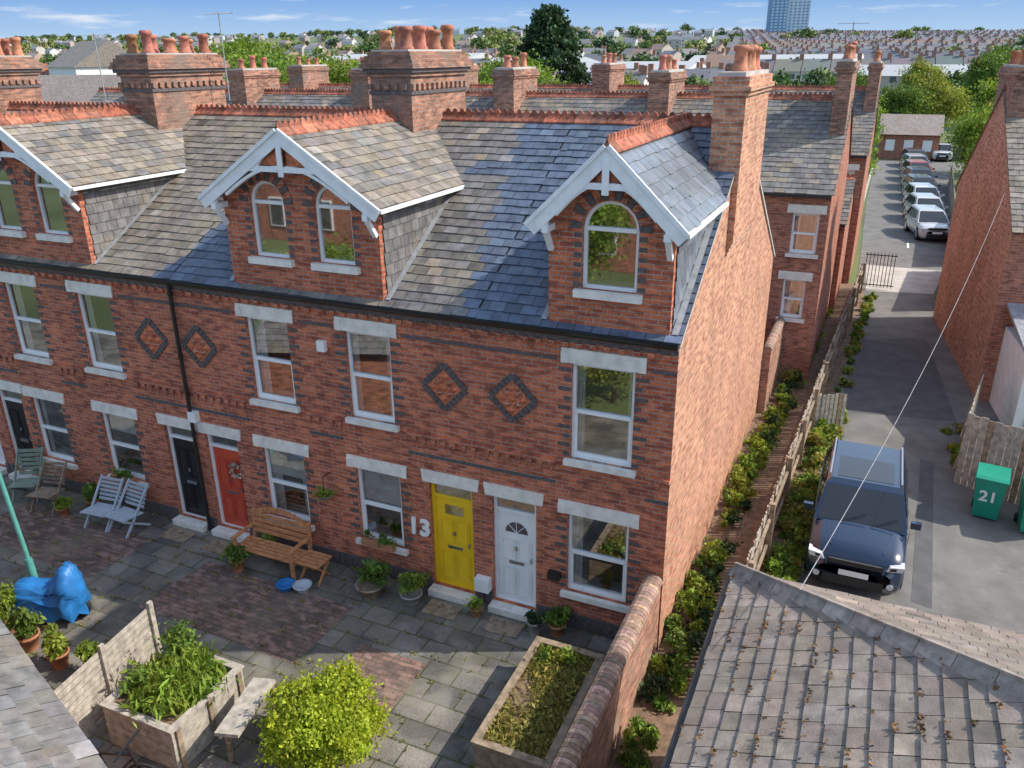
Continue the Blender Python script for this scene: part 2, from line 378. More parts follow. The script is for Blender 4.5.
def door(parent,x0,x1,mat,kind):
    y=.1; mb=MB(); z0,zt,z1=.14,2.06,2.36
    mb.ring(rect(x0+.001,x1-.001,z0,z1),rect(x0+.06,x1-.06,z0+.02,z1-.05),y-.02,y+.08,mWhite if kind!='yellow' else mat)
    mb.box(x0+.06,x1-.06,y-.015,y+.06,zt-.03,zt+.03,mWhite if kind!='yellow' else mat)
    a,b=x0+.062,x1-.062
    mb.box(a,b,y+.02,y+.06,z0+.02,zt-.03,mat)
    w=b-a
    def panel(px0,px1,pz0,pz1):
        mb.ring(rect(px0,px1,pz0,pz1),rect(px0+.03,px1-.03,pz0+.03,pz1-.03),y+.005,y+.02,mat)
        mb.box(px0+.05,px1-.05,y+.008,y+.019,pz0+.05,pz1-.05,mat)
    panel(a+.07,a+w*.48,z0+.15,z0+.75); panel(a+w*.52,b-.07,z0+.15,z0+.75)
    if kind=='yellow':
        panel(a+.07,a+w*.48,z0+.95,z0+1.45); panel(a+w*.52,b-.07,z0+.95,z0+1.45)
        mb.box(a+w*.25,a+w*.75,y+.012,y+.021,z0+1.55,z0+1.75,mGlass2)
    elif kind=='white':
        panel(a+.07,a+w*.48,z0+.9,z0+1.35); panel(a+w*.52,b-.07,z0+.9,z0+1.35)
        cx=(a+b)/2
        mb.face([(cx+.22*math.cos(math.pi*k/8),y+.012,z0+1.48+.22*math.sin(math.pi*k/8)) for k in range(9)],mBlue)
        for t in(.25,.5,.75): mb.beam((cx,y+.008,z0+1.48),(cx+.22*math.cos(math.pi*t),y+.008,z0+1.48+.22*math.sin(math.pi*t)),.01,.015,mWhite,up=(0,1,0))
    else:
        panel(a+.07,a+w*.48,z0+.95,z0+1.65); panel(a+w*.52,b-.07,z0+.95,z0+1.65)
    mb.box(a+w*.3,a+w*.7,y+.0,y+.019,z0+.82,z0+.88,mChrome)
    mb.box(b-.09,b-.06,y-.03,y+.019,z0+.92,z0+1.02,mChrome)
    mb.box(a+w*.46,a+w*.54,y-.01,y+.019,z0+1.12,z0+1.2,mChrome)
    mb.box(x0-.02,x1+.02,-.22,.1,.004,.135,mStone)
    mb.build('front_door',parent)
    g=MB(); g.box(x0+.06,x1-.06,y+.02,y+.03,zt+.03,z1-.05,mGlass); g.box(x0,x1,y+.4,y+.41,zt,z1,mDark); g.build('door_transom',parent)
    t=MB(); t.prism([(x0-.12,z1+.005),(x1+.12,z1+.005),(x1+.15,z1+.24),(x0-.15,z1+.24)],1,-.03,.06,mStone); t.build('door_lintel',parent)
# ------------------------------------------------------------------ main terrace
EZ=5.7; RY=4.5; RZ=8.38; BY=11.0; BZ=4.62
PAR=[0,-3.3,-6.55,-9.85,-13.1,-16.4,-19.7,-23]
UFW=[(-1.68,-.64),(-5.98,-5.04),(-8.22,-7.24),(-12.74,-11.76),(-14.98,-14.0),(-19.2,-18.2),(-21.4,-20.4)]
DOORS=[(-3.13,-2.28,mWhite,'white'),(-4.40,-3.52,mYellow,'yellow'),(-9.74,-8.88,mRed,'red'),(-10.86,-10.02,mDoorBlk,'black'),(-16.2,-15.35,mDoorBlk,'black'),(-17.4,-16.55,mWhite,'red')]
houses=[]
blinds=[0,.45,.4,.3,0,0,0]
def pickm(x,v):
    if -4.5<x<-3.2 and x>-3.55-.17*v: return mSlateBlueShade
    if -10.3<x<-8.2 and x>-10.25+.42*v: return mSlateBlueShade  # shadow left of the wide dormer, painted in as bluer slates
    if -4.9<x<-4.3 and 3.4<v<3.9: return mSlateBlueShade
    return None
for h in range(7):
    xr,xl=PAR[h],PAR[h+1]; e=E('terraced_house'); houses.append(e)
    hs=[]; ins=lambda a:xl<(a[0]+a[1])/2<xr
    uw=[w for w in UFW if ins(w)]; ds=[d for d in DOORS if ins(d)]
    for w in uw: hs+= [rect(w[0],w[1],3.38,5.06),rect(w[0]-.02,w[1]+.02,.76,2.33)]
    for d in ds: hs.append(rect(d[0],d[1],.14,2.36))
    mb=MB(); mb.holes(rect(xl,xr,0,EZ),hs,0,mBrick)
    mb.box(xl+.001,xr-.001,-.03,-.001,5.42,5.49,mBlue); mb.box(xl+.001,xr-.001,-.06,-.001,5.50,5.57,mBrick)
    x=xl+.08
    while x<xr-.1:
        mb.box(x,x+.11,-.055,-.001,5.33,5.415,mBrick); x+=.23
    segs=sorted([(d[0],d[1]) for d in ds]); px=xl+.001
    for a,b in segs+[(xr-.001,None)]:
        if a>px: mb.box(px,a-.02,-.035,-.001,.0,.3,mBlue)
        if b: px=b+.02
    wx=[(w[0]-.25,w[1]+.25) for w in uw]
    x=xl+.05
    while x<xr-.1:
        if not any(a<x+.05<b for a,b in wx):
            mb.box(x,x+.1,-.045,-.001,3.18,3.255,mBrick); mb.box(x+.03,x+.07,-.03,-.001,3.09,3.175,mBrick)
        x+=.2
    px=xl+.001
    for a,b in sorted(wx)+[(xr-.001,None)]:
        if a>px:
            mb.box(px,a,-.05,-.001,3.26,3.32,mBrick); mb.box(px,a,-.012,-.001,2.86,2.92,mBlue); mb.box(px,a,-.012,-.001,5.08,5.14,mBlue)
        if b: px=b
    for w in uw:
        for zz in range(10):
            z=3.42+zz*.165; ww=.22 if zz%2 else .12
            mb.box(w[0]-ww,w[0]-.005,-.006,-.001,z,z+.068,mBlue); mb.box(w[1]+.005,w[1]+ww,-.006,-.001,z,z+.068,mBlue)
        for zz in range(9):
            z=.82+zz*.165; ww=.22 if zz%2 else .12
            mb.box(w[0]-ww-.02,w[0]-.03,-.006,-.001,z,z+.068,mBlue); mb.box(w[1]+.03,w[1]+ww+.02,-.006,-.001,z,z+.068,mBlue)
    mb.build('front_wall',e)
    for w in uw:
        window(e,w[0],w[1],3.38,5.06,curt=True,blind=0,plant=(h==1))
        window(e,w[0]-.02,w[1]+.02,.76,2.33,curt=(h%2==0),blind=blinds[h],plant=(h in(0,1)))
    for d in ds: door(e,*d)
    rb=MB()
    sl=math.hypot(RY+.12,RZ-EZ+.07); V=(0,RY+.12,RZ-EZ+.07)
    rm=[mSlateBlueShade,mSlateM,mSlateM,mSlateO,mSlateO,mSlateO,mSlateO][h]
    slates(rb,(xl,-.12,EZ-.07),(1,0,0),V,[(0,0),(xr-xl+(.04 if h==0 else 0),0),(xr-xl+(.04 if h==0 else 0),sl),(0,sl)],rm,base=[1.0,1.0,1.0,.9,1.0,1,1][h],mixm=mSlateO if h else mSlateBlueShade,mixp=.12,pick=pickm)
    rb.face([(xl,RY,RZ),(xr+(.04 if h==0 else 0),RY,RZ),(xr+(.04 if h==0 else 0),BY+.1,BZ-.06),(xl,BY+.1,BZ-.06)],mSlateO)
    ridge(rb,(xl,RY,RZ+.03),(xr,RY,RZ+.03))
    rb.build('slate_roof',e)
    g=MB()
    n=6
    for k in range(n):
        a0=math.pi*k/n; a1=math.pi*(k+1)/n; cy,cz,r=-.17,EZ-.06,.06
        g.face([(xl,cy-r*math.cos(a0),cz-r*math.sin(a0)),(xr,cy-r*math.cos(a0),cz-r*math.sin(a0)),(xr,cy-r*math.cos(a1),cz-r*math.sin(a1)),(xl,cy-r*math.cos(a1),cz-r*math.sin(a1))],mBlack)
    g.box(xl,xr,-.105,-.085,EZ-.18,EZ-.07,mBlack)
    g.face([(xl,-.17,EZ-.09),(xr,-.17,EZ-.09),(xr,-.12,EZ-.09),(xl,-.12,EZ-.09)],mBlack)
    g.build('gutter',e,smooth=False)
    b=MB(); b.face([(xl,BY,0),(xr,BY,0),(xr,BY,BZ),(xl,BY,BZ)],mRear); b.build('rear_wall',e)
g=MB(); g.face([(0,0,0),(0,BY,0),(0,BY,BZ),(0,RY,RZ-.02),(0,0,EZ-.02)],mGable)
g.prism([(0-.1,EZ-.08),(RY,RZ-.03),(RY,RZ-.1),(-.1,EZ-.15)],0,.001,.035,mConc)
g.prism([(RY,RZ-.03),(BY+.1,BZ-.06),(BY+.1,BZ-.13),(RY,RZ-.1)],0,.001,.035,mConc)
for k in range(4): g.box(.0005,.028*(k+1),3.3+.0,6.0,6.2+k*.075,6.2+(k+1)*.075,mGable)
g.box(.0005,.112,3.3,6.0,6.5,6.9,mGable)
g.build('gable_wall',houses[0])
g=MB(); g.cyl((-9.93,-.09,.05),(-9.93,-.09,5.6),.04,.04,mBlack,10)
for z in(.6,2.3,4.0,5.3): g.cyl((-9.93,-.09,z),(-9.93,-.09,z+.08),.052,.052,mBlack,10)
g.build('drainpipe',houses[3])
for x,hh in((-3.98,1),(-2.70,0),(-9.47,2),(-10.74,3)):
    z=4.29; mb=MB(); dd=lambda r:[(x,z-r),(x+r,z),(x,z+r),(x-r,z)]
    mb.prism(dd(.33),1,-.02,-.001,mTerra)
    for q in range(4):
        c0=dd(.41)[q]; c1=dd(.41)[(q+1)%4]; d=Vector((c1[0]-c0[0],0,c1[1]-c0[1])); l=d.length; d.normalize(); nn=Vector((-d.z,0,d.x))
        nb=6
        for k in range(nb):
            t=(k+.5)/nb; p=Vector((c0[0],-.016-.002*q,c0[1]))+d*l*t
            mb.obox(p,d*(l/nb/2-.006),(0,.014,0),nn*.055,mBlue)
    for i in range(-1,2):
        for j in range(-1,2):
            cx,cz=x+(i+j)*.1,z+(i-j)*.1; r=.085
            q=[(cx,-.022,cz-r),(cx+r,-.022,cz),(cx,-.022,cz+r),(cx-r,-.022,cz)]
            for k in range(4): mb.face([q[k],q[(k+1)%4],(cx,-.085,cz)],mTerra if (i+j)%2==0 else mBrick)
    mb.build('diamond_panel',houses[hh])
# dormers
def dormer(parent,cx,hw,wins,ww,zsill,ztop,apex,ez=7.3,style=1,newslate=False):
    x0,x1=cx-hw,cx+hw; oh=.2; sl=(apex-ez)/(hw+oh)
    zc=ez+sl*oh; kk=(RZ-EZ)/RY
    mb=MB(); y=.0
    hl=[arch(w,ww,zsill,ztop) for w in wins]
    mb.holes([(x0,5.62),(x1,5.62),(x1,zc),(cx,apex-.05),(x0,zc)],hl,y,mBrick)
    for w in wins:
        r=ww/2; zs=ztop-r
        nseg=15
        for k in range(nseg):
            a0=math.pi*(k+.06)/nseg; a1=math.pi*(k+.94)/nseg
            m=mBlue if k%2==0 else mBrick
            pts=[(w+(r+.015)*math.cos(a0),zs+(r+.015)*math.sin(a0)),(w+(r+.2)*math.cos(a0),zs+(r+.2)*math.sin(a0)),(w+(r+.2)*math.cos(a1),zs+(r+.2)*math.sin(a1)),(w+(r+.015)*math.cos(a1),zs+(r+.015)*math.sin(a1))]
            mb.prism(pts,1,y-.02,y-.001,m)
        for zz in range(6):
            z=zsill+.03+zz*.15
            if z<zs-.08:
                for s in(-1,1): a=w+s*(r+.01); mb.box(min(a,a+s*.12),max(a,a+s*.12),y-.006,y-.001,z,z+.068,mBlue)
    for xx in(x0,x1):
        yb=(zc-EZ)/kk
        mb.face([(xx,0,EZ-.1),(xx,0,zc),(xx,yb+.3,zc)],mBrick)
    mb.build('dormer_wall',parent)
    cb=MB()
    for s,xx in((-1,x0),(1,x1)):
        rows=int((zc-EZ)/.2)+1
        for j in range(rows):
            z=EZ+j*.2; ymax=(min(z+.1,zc)-EZ)/kk
            u=.12-(.12 if j%2 else 0)
            while u<ymax+.1:
                gcol=rnd(.7,1.1); a=max(u,.1); b=min(u+.25,ymax+.15); zt=min(z+.21,zc)
                if b>a: cb.face([(xx+s*.03,a+.003,z),(xx+s*.03,b-.003,z),(xx+s*.012,b-.003,zt),(xx+s*.012,a+.003,zt)],mSlateNew if newslate else mSlateM,(gcol,)*3)
                u+=.255
    cb.build('dormer_cheek',parent)
    rb=MB(); yf=-.28; m=mSlateNew if newslate else mSlateO
    for s in(-1,1):
        oy=.004 if s>0 else 0
        xe=cx+s*(hw+oh); L_=math.hypot(hw+oh,apex-ez)
        yv=(ez-EZ)/kk; ya=(apex-EZ)/kk
        poly=[(0,0),(yv-yf+.1,0),(ya-yf+.1,L_),(0,L_)]
        slates(rb,(xe,yf,ez),(0,1,0),(-s*(hw+oh),0,apex-ez),poly,m,base=1.0 if newslate else .95,var=.12 if newslate else .24,mixm=None if newslate else mSlateM,mixp=.3)
        p0=Vector((xe+s*.03,yf-.02-oy,ez-.05)); p1=Vector((cx,yf-.02-oy,apex+.0))
        d=(p1-p0).normalized()
        nrm=Vector((s*abs(d.z),0,abs(d.x)))
        rb.obox((p0+p1)/2-nrm*.06,(p1-p0)/2,(0,.02,0),nrm*.11,mBoard)
        rb.obox((p0+p1)/2+nrm*.035-Vector((0,.03,0)),(p1-p0)/2,(0,.02,0),nrm*.03,mBoard)
        rb.face([(xe,yf,ez-.03),(xe,0,ez-.03),(cx,0,apex-.03),(cx,yf,apex-.03)],mBoard)
        xb=cx+s*(hw-.05)
        rb.box(xb-.05,xb+.05,yf-.035,-.002,zc-.32,zc-.22,mBoard)
        rb.beam((xb,yf+.02,zc-.3),(xb,-.03,zc-.62),.08,.07,mBoard)
        rb.beam((xb,yf+.01,zc-.33),(xb,yf+.01,zc-.1),.07,.07,mBoard,up=(0,1,0))
        pr=None; hc=apex-.62 if style==2 else apex-.55
        for k in range(8):
            t=k/7; xx=cx+s*(hw*.78*(1-t)+.08*t); zz=(zc-.05)+(hc-zc+.1)*math.sin(t*math.pi/2)
            if pr: rb.beam(pr,(xx,yf+.012+oy,zz),.05,.07+.001*k,mBoard,up=(0,1,0))
            pr=(xx,yf+.012+oy,zz)
        rb.box(min(xe,xe+s*.06),max(xe,xe+s*.06),yf,yv-.05,ez-.07,ez-.01,mWhite)
    zc2=apex-.60 if style==2 else apex-.52
    hwc=(apex-zc2)/sl-.1
    rb.box(cx-hwc,cx+hwc,yf-.028,yf+.018,zc2-.05,zc2+.04,mBoard)
    rb.box(cx-.05,cx+.05,yf-.055,yf-.029,zc2-.12,apex-.16,mBoard)
    if style==2:
        for s in(-1,1): rb.beam((cx+s*.55,yf+.003,zc2),(cx+s*.3,yf+.003,apex-.28),.05,.05,mBoard,up=(0,1,0))
    for s in(-1,1): rb.prism([(cx+s*.06,zc2+.05),(cx+s*(hwc-.28),zc2+.05),(cx+s*.06,apex-.27)],1,yf+.05,yf+.06,mTerra)
    ridge(rb,(cx,yf-.04,apex+.03),(cx,(apex-EZ)/kk+.05,apex+.03))
    rb.build('dormer_roof',parent)
    fb=MB(); k=kk
    for s in(-1,1):
        xx=cx+s*(hw+.03)
        fb.face([(xx,0,EZ+.03),(xx+s*.1,0,EZ+.03),(xx+s*.1,(ez-EZ)/k,ez+.03),(xx,(ez-EZ)/k,ez+.03)],mLead)
    fb.build('lead_flashing',parent)
    for w in wins:
        window(parent,w-ww/2,w+ww/2,zsill,ztop,y=0,shape='arch',trim=False,sill=False,curt=False,glass=mGlass2)
    t=MB()
    for w in wins: t.box(w-ww/2-.1,w+ww/2+.1,-.1,.068,zsill-.12,zsill-.001,mStone)
    t.build('dormer_sill',parent)
dormer(houses[0],-1.12,.96,[-1.12],.86,6.28,7.62,8.38,ez=7.28,newslate=True)
dormer(houses[1],-6.72,1.62,[-7.38,-6.0],.76,6.25,7.6,8.45,ez=7.3,style=2)
dormer(houses[4],-13.65,1.62,[-14.3,-12.92],.76,6.25,7.6,8.45,ez=7.3,style=2)
dormer(houses[6],-20.3,1.62,[-21,-19.6],.76,6.25,7.6,8.45,ez=7.3,style=2)
stack(houses[0],-.42,.113,3.3,6.0,6.9,9.2,ys=[4.1,4.5,4.95,5.5],mat=mGable,poth=.42)
for h,x in((1,-6.7),(3,-13.45),(5,-20.1)):
    stack(houses[h],x-.46,x+.46,3.2,5.5,6.8,9.62,pots=4,potrows=2,big=True,mat=mStack)
cu=bpy.data.curves.new('house_number','FONT'); cu.body='13'; cu.size=.48; cu.extrude=.02; cu.offset=.014; cu.materials.append(mWhite)
o=bpy.data.objects.new('house_number',cu); COL.objects.link(o); o.location=(-4.88,-.03,1.20); o.rotation_euler=(math.pi/2,0,0); o.parent=houses[1]
b=MB(); b.box(-6.55,-6.38,-.09,-.001,4.62,4.82,mWhite); b.build('alarm_box',houses[1])
b=MB(); b.box(-9.98,-9.78,-.13,-.001,2.62,2.85,mWhite); b.build('wall_lamp',houses[3])
b=MB(); b.box(-3.45,-3.17,-.16,-.001,.35,.62,mWhite); b.build('letter_box',houses[1])
for x in(-2.7,-3.96,-9.3,-10.45):
    b=MB(); b.box(x-.33,x+.33,-.72,-.3,.005,.022,mWood); b.build('doormat')
# ------------------------------------------------------------------ rear terraces
def block(name,xl,xr,y0,y1,ez,rz,wins=[],stacks=[],mat=None,base=1.0,gable=True):
    e=E(name); mat=mat or mRear; ry=(y0+y1)/2
    mb=MB(); mb.holes(rect(xl,xr,0,ez),[rect(*w) for w in wins],y0,mat)
    mb.face([(xr,y0,0),(xr,y1,0),(xr,y1,ez),(xr,ry,rz-.03),(xr,y0,ez)],mat); mb.face([(xl,y0,0),(xl,y1,0),(xl,y1,ez),(xl,ry,rz-.03),(xl,y0,ez)],mat)
    mb.face([(xl,y1,0),(xr,y1,0),(xr,y1,ez),(xl,y1,ez)],mat); mb.box(xl,xr,y0-.06,y0-.001,ez-.2,ez-.1,mBlue); mb.build('walls',e)
    for w in wins: window(e,*w,y=y0)
    rb=MB(); V=(0,ry-y0+.15,rz-ez+.08); sl=Vector(V).length; w=xr-xl+.06
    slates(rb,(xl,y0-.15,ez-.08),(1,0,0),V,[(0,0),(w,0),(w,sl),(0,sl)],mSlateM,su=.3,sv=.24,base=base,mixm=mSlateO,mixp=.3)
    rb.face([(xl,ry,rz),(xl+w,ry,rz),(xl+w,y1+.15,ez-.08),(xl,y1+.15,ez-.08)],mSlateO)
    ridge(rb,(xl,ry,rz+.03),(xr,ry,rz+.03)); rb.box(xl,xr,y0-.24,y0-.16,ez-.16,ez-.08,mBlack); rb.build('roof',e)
    for s in stacks: stack(e,*s,mat=mStack)
    return e
block('rear_terrace',-32,1.1,14,22,5.85,8.2,[(.1,.85,4.0,5.2),(.05,.7,2.0,3.2),(-3,-2.2,4,5.2)],
 [(.65,1.098,16.3,19,6.5,9.3,4),(-5.2,-4.5,16.8,19,7,9.0,3),(-10.9,-10.1,16.8,19,7,9.1,3),(-17,-16.2,16.8,19,7,9.1,3),(-23,-22.2,16.8,19,7,9.1,3),(-29,-28.2,16.8,19,7,9.1,3)],base=1.0)
block('rear_terrace',-45,1.6,27,35,5.6,8.0,[(.4,1.2,3.6,4.9)],[(1.1,1.59,29.5,32,6.5,9.1,3),(-11.5,-10.6,29.5,32,6.5,9.1,3),(-5,-4.2,29.5,32,6.5,9.1,3),(-20,-19,29.5,32,6.5,9.1,3),(-30,-29,29.5,32,6.5,9.1,3)],base=.9)
block('rear_outbuilding',-2,1.3,22.01,26.9,3.6,4.9,[],[],base=.9)
block('opposite_terrace',-34,6,-33,-25,5.6,8.3)
b=MB()
for k in range(12):
    x=-32+k*3.2; b.box(x,x+1,-24.99,-24.9,3.4,5,mWhite); b.box(x,x+1,-24.99,-24.9,.8,2.4,mWhite)
    b.box(x+.08,x+.92,-24.9,-24.88,3.48,4.92,mDark); b.box(x+.08,x+.92,-24.9,-24.88,.88,2.32,mDark)
b.build('windows',bpy.data.objects['opposite_terrace'])
mCope=M('coping_brick',(.38,.26,.2),.85,12,.4,.3,attr=True)
def coped_wall(name,x0,x1,y0,y1,h,mat,cop='brick'):
    e=E(name); mb=MB(); mb.box(x0,x1,y0,y1,0,h,mat); mb.build('wall_body',e)
    c=MB(); y=min(y0,y1); ye=max(y0,y1); xm=(x0+x1)/2; w=(x1-x0)/2+.03
    while y<ye:
        g=rnd(.5,1.2); n=6; st=.085
        pts=[(xm+w*math.cos(math.pi*k/n),h+.001+.12*math.sin(math.pi*k/n)) for k in range(n+1)]
        c.prism(pts,1,y+.004,y+st-.004,mCope,(g,g*rnd(.85,1.05),g*rnd(.8,1.05))); y+=st
    c.build('wall_coping',e); return e
coped_wall('garden_wall',-.28,-.02,-7,-.04,1.42,mWallB)
coped_wall('garden_wall',.0,.22,11.0,13.98,1.9,mWallB)
coped_wall('garden_wall',-6.5,-6.28,11.2,13.9,1.9,mWallB)
# ------------------------------------------------------------------ ground
def terr(x,y):
    t=max(0,min(1,(y-230)/1250)); t=t*t*(3-2*t)*.6+t*.4
    H=50-22*max(0,min(1,(x/max(y,1)+.7)/.9))
    return H*t+ (2.5*math.sin(x/170+y/260) if y>400 else 0)*min(1,max(0,(y-400)/300))
gx=np.concatenate([np.linspace(-3500,-300,18),np.linspace(-250,250,21),np.linspace(300,3500,18)])
gy=np.concatenate([np.linspace(-400,200,9),np.linspace(240,2000,45),np.linspace(2200,5000,6)])
mb=MB()
V=[(x,y,terr(x,y)-.012) for y in gy for x in gx]; nx=len(gx)
F=[(j*nx+i,j*nx+i+1,(j+1)*nx+i+1,(j+1)*nx+i) for j in range(len(gy)-1) for i in range(nx-1)]
mb.v=V;mb.f=F;mb.m=[mb.mi(mGreen)]*len(F);mb.c=[1.0]*len(F); mb.build('ground',smooth=True)
def sheet(name,poly,z,m):
    mb=MB(); mb.face([(x,y,z) for x,y in poly],m); return mb.build(name)
sheet('courtyard_paving',[(-30,-9),(-.28,-9),(-.28,0),(-30,0)],0.0,mFlag)
sheet('brick_paving',[(-9.3,-2.7),(-5.6,-2.8),(-5.5,-1.1),(-9.1,-1.0)],.004,mPave)
sheet('brick_paving',[(-14.8,-2.3),(-10.9,-2.4),(-10.8,-.85),(-14.8,-.8)],.004,mPave)
sheet('brick_paving',[(-4.8,-3.4),(-3.5,-3.4),(-3.5,-1.9),(-4.8,-1.9)],.004,mPave)
sheet('soil_path',[(-.02,-12),(1.12,-12),(1.12,2),(2.2,27),(.2,27),(.0,14),(-.02,14)],0.0,mSoil)
sheet('lane_asphalt',[(1.75,-6),(14,-6),(7.5,6),(6.2,14),(5.0,26),(6.6,36),(7.2,70),(22,72),(22,78),(1.4,76),(1.5,50),(1.9,30),(1.9,20)],.004,mAsph)
sheet('lane_patch',[(2.2,12),(5.2,12.5),(4.6,20),(2.3,19)],.008,mAsphD)
sheet('lane_patch',[(4.0,3.2),(4.35,3.1),(4.55,9.5),(4.25,9.6)],.008,mAsphD)
sheet('lane_concrete',[(2.35,26),(5.0,26.5),(5.6,31),(2.2,31)],.008,mConc)
sheet('rear_yard',[(-30,11),(.0,11),(.0,14),(-30,14)],.0,mConc)
for k in range(8): 
    y=37+k*4.7; sheet('bay_marking',[(4.0,y-1.3),(4.1,y-1.3),(4.1,y-.0),(4.0,y-.0)],.008,mWhite)
b=MB(); b.box(1.2,1.35,32,74,0,.12,mConc); b.build('kerb')
# moss and small weeds growing in paving joints
P=[]
for k in range(520):
    x=rnd(-15,-.5); y=rnd(-5.6,-.15)
    if random.random()<.5: y=round(y/.44)*.44
    else: x=round(x/.29)*.29
    s=rnd(.01,.05)
    for _ in range(random.choice([3,5,9])): P.append((x+rnd(-s,s)*2,y+rnd(-s,s)*1.4,.012+rnd(0,.02)))
for k in range(500):
    x=rnd(-15,-.5); P.append((x,-.06-abs(random.gauss(0,.04)),.01+rnd(0,.05)))
leaf_obj('paving_moss',P,.03,scatter_cols(len(P),.4,1.1),mLeafO,None,asp=1.6,updir=.6)
# ------------------------------------------------------------------ picket fence
e=E('wooden_fence'); mb=MB(); y=-.9
while y<26:
    x=1.10+.038*y if y>0 else 1.10
    h=1.2+rnd(-.06,.06); t=rnd(-.02,.02)
    mb.obox((x,y,h/2+.02),(.012,t*.3,0),(t,.042,0),(t*.5,0,h/2),mWoodG if random.random()<.8 else mWood)
    y+=.115
for z in(.35,.95): mb.beam((1.13,-.9,z),(2.14,26,z),.05,.08,mWood)
y=-.9
while y<26: mb.box(1.14+.038*max(y,0),1.24+.038*max(y,0),y,y+.1,0,1.3,mWood); y+=2.2
mb.build('fence_panels',e)
e=E('metal_gate'); mb=MB()
for k in range(9):
    mb.cyl((2.2+k*.14,26.4,.1),(2.2+k*.14,26.4,1.6),.015,.015,mBlack,6)
for z in(.2,1.5): mb.beam((2.15,26.4,z),(3.4,26.4,z),.03,.04,mBlack)
mb.build('bars',e)
def fenceline(mb,p0,p1,h,w=.14,gap=.01,m=mWoodG):
    p0,p1=Vector(p0),Vector(p1); d=p1-p0; n=int(d.length/(w+gap)); d.normalize()
    nr=Vector((-d.y,d.x,0))
    for i in range(n):
        c=p0+d*((i+.5)*(w+gap)); hh=h+rnd(-.03,.03)
        mb.obox(c+Vector((0,0,hh/2))+nr*rnd(-.006,.006),d*w/2,nr*.01,Vector((0,0,hh/2)),m if random.random()<.8 else mWood)
    for z in(.3,h-.3): mb.beam(p0+nr*.05+Vector((0,0,z)),p1+nr*.05+Vector((0,0,z)),.04,.08,mWood)
e=E('timber_fence'); mb=MB()
fenceline(mb,(4.95,8.6,0),(7.5,7.4,0),1.8); fenceline(mb,(4.95,8.6,0),(5.6,12.5,0),1.5); mb.build('boards',e)
e=E('timber_fence'); mb=MB(); fenceline(mb,(5.0,23.8,0),(5.6,31,0),1.6); mb.build('boards',e)
e=E('timber_fence'); mb=MB(); fenceline(mb,(5.9,32,0),(6.9,60,0),1.7,w=.3); mb.build('boards',e)
e=E('timber_fence'); mb=MB(); fenceline(mb,(1.62,10.3,0),(2.35,10.75,0),1.05,w=.09,gap=.03); mb.build('boards',e)
# ------------------------------------------------------------------ right house
ang=math.radians(6.1)
e=E('brick_house',(5.8,14.4,0),ang)
mb=MB(); mb.face([(0,0,0),(0,8.6,0),(0,8.6,5.1),(0,4.3,8.5),(0,0,5.1)],mGable)
mb.holes(rect(0,9,0,5.1),[rect(1.6,2.6,3,4.4),rect(4.5,5.5,3,4.4)],0,mRear)
mb.face([(0,8.6,0),(9,8.6,0),(9,8.6,5.1),(0,8.6,5.1)],mRear); mb.face([(9,0,0),(9,8.6,0),(9,8.6,5.1),(9,4.3,8.5),(9,0,5.1)],mRear)
mb.build('walls',e); window(e,1.6,2.6,3,4.4)
rb=MB(); V=(0,4.45,3.52); sl=Vector(V).length
slates(rb,(-.05,-.15,4.98),(1,0,0),V,[(0,0),(9.1,0),(9.1,sl),(0,sl)],mSlateO); rb.face([(-.05,4.3,8.5),(9.05,4.3,8.5),(9.05,8.75,4.98),(-.05,8.75,4.98)],mSlateO)
ridge(rb,(-.05,4.3,8.53),(9,4.3,8.53)); rb.build('roof',e)
stack(e,.002,.5,3.3,5.4,6.5,9.1,3,mat=mStack)
mb=MB(); mb.box(.35,4,-2.6,-.003,0,2.3,mWhiteR); mb.prism([(-2.75,2.3),(-.004,2.9),(-.004,3.0),(-2.75,2.4)],0,.25,4.1,mLead); mb.box(.6,2.2,-2.63,-2.601,.05,2.0,mChair); mb.build('lean_to_garage',e)
# ------------------------------------------------------------------ bottom right hipped roof
e=E('hipped_roof_house'); ax,ay,az=1.31,-1.56,3.0; k=.475
rb=MB(); hx=4.2
R_=(ax+hx,ay-hx,az+hx*k)
V=(1,0,k); sl=hx*math.hypot(1,k)
slates(rb,(ax,ay,az),(0,-1,0),V,[(0,0),(12,0),(12,sl),(hx,sl)],mTile,su=.27,sv=.21,base=.95,var=.16,thick=.018)
slates(rb,(ax,ay,az),(1,0,0),(0,-1,k),[(0,0),(2*hx,0),(hx,sl)],mTile,su=.27,sv=.21,base=.85,var=.14,thick=.018)
rb.face([(ax+2*hx,ay,az),(ax+2*hx,ay-12,az),(ax+hx,ay-12,az+hx*k),R_],mTile)
mHip=M('hip_tile',(.32,.265,.23),.85,7,.35,.4,attr=True)
ridge(rb,(ax,ay,az+.04),(R_[0],R_[1],R_[2]+.04),m=mHip,crest=False,w=.13,step=.42,cv=.04)
ridge(rb,R_,(R_[0],ay-12,R_[2]),m=mHip,crest=False,cv=.04)
rb.build('tiled_roof',e)
wb=MB(); wb.box(ax+.25,ax+2*hx-.25,ay-11.7,ay-.25,0,az-.02,mRear)
wb.box(ax-.09,ax+.0,ay-12,ay+.08,az-.12,az-.03,mBlack); wb.box(ax,ax+2*hx,ay+.0,ay+.09,az-.12,az-.03,mBlack)
wb.box(ax,ax+.24,ay-12,ay-.0,az-.06,az-.03,mBlack); wb.build('walls',e)
P=[];n=800
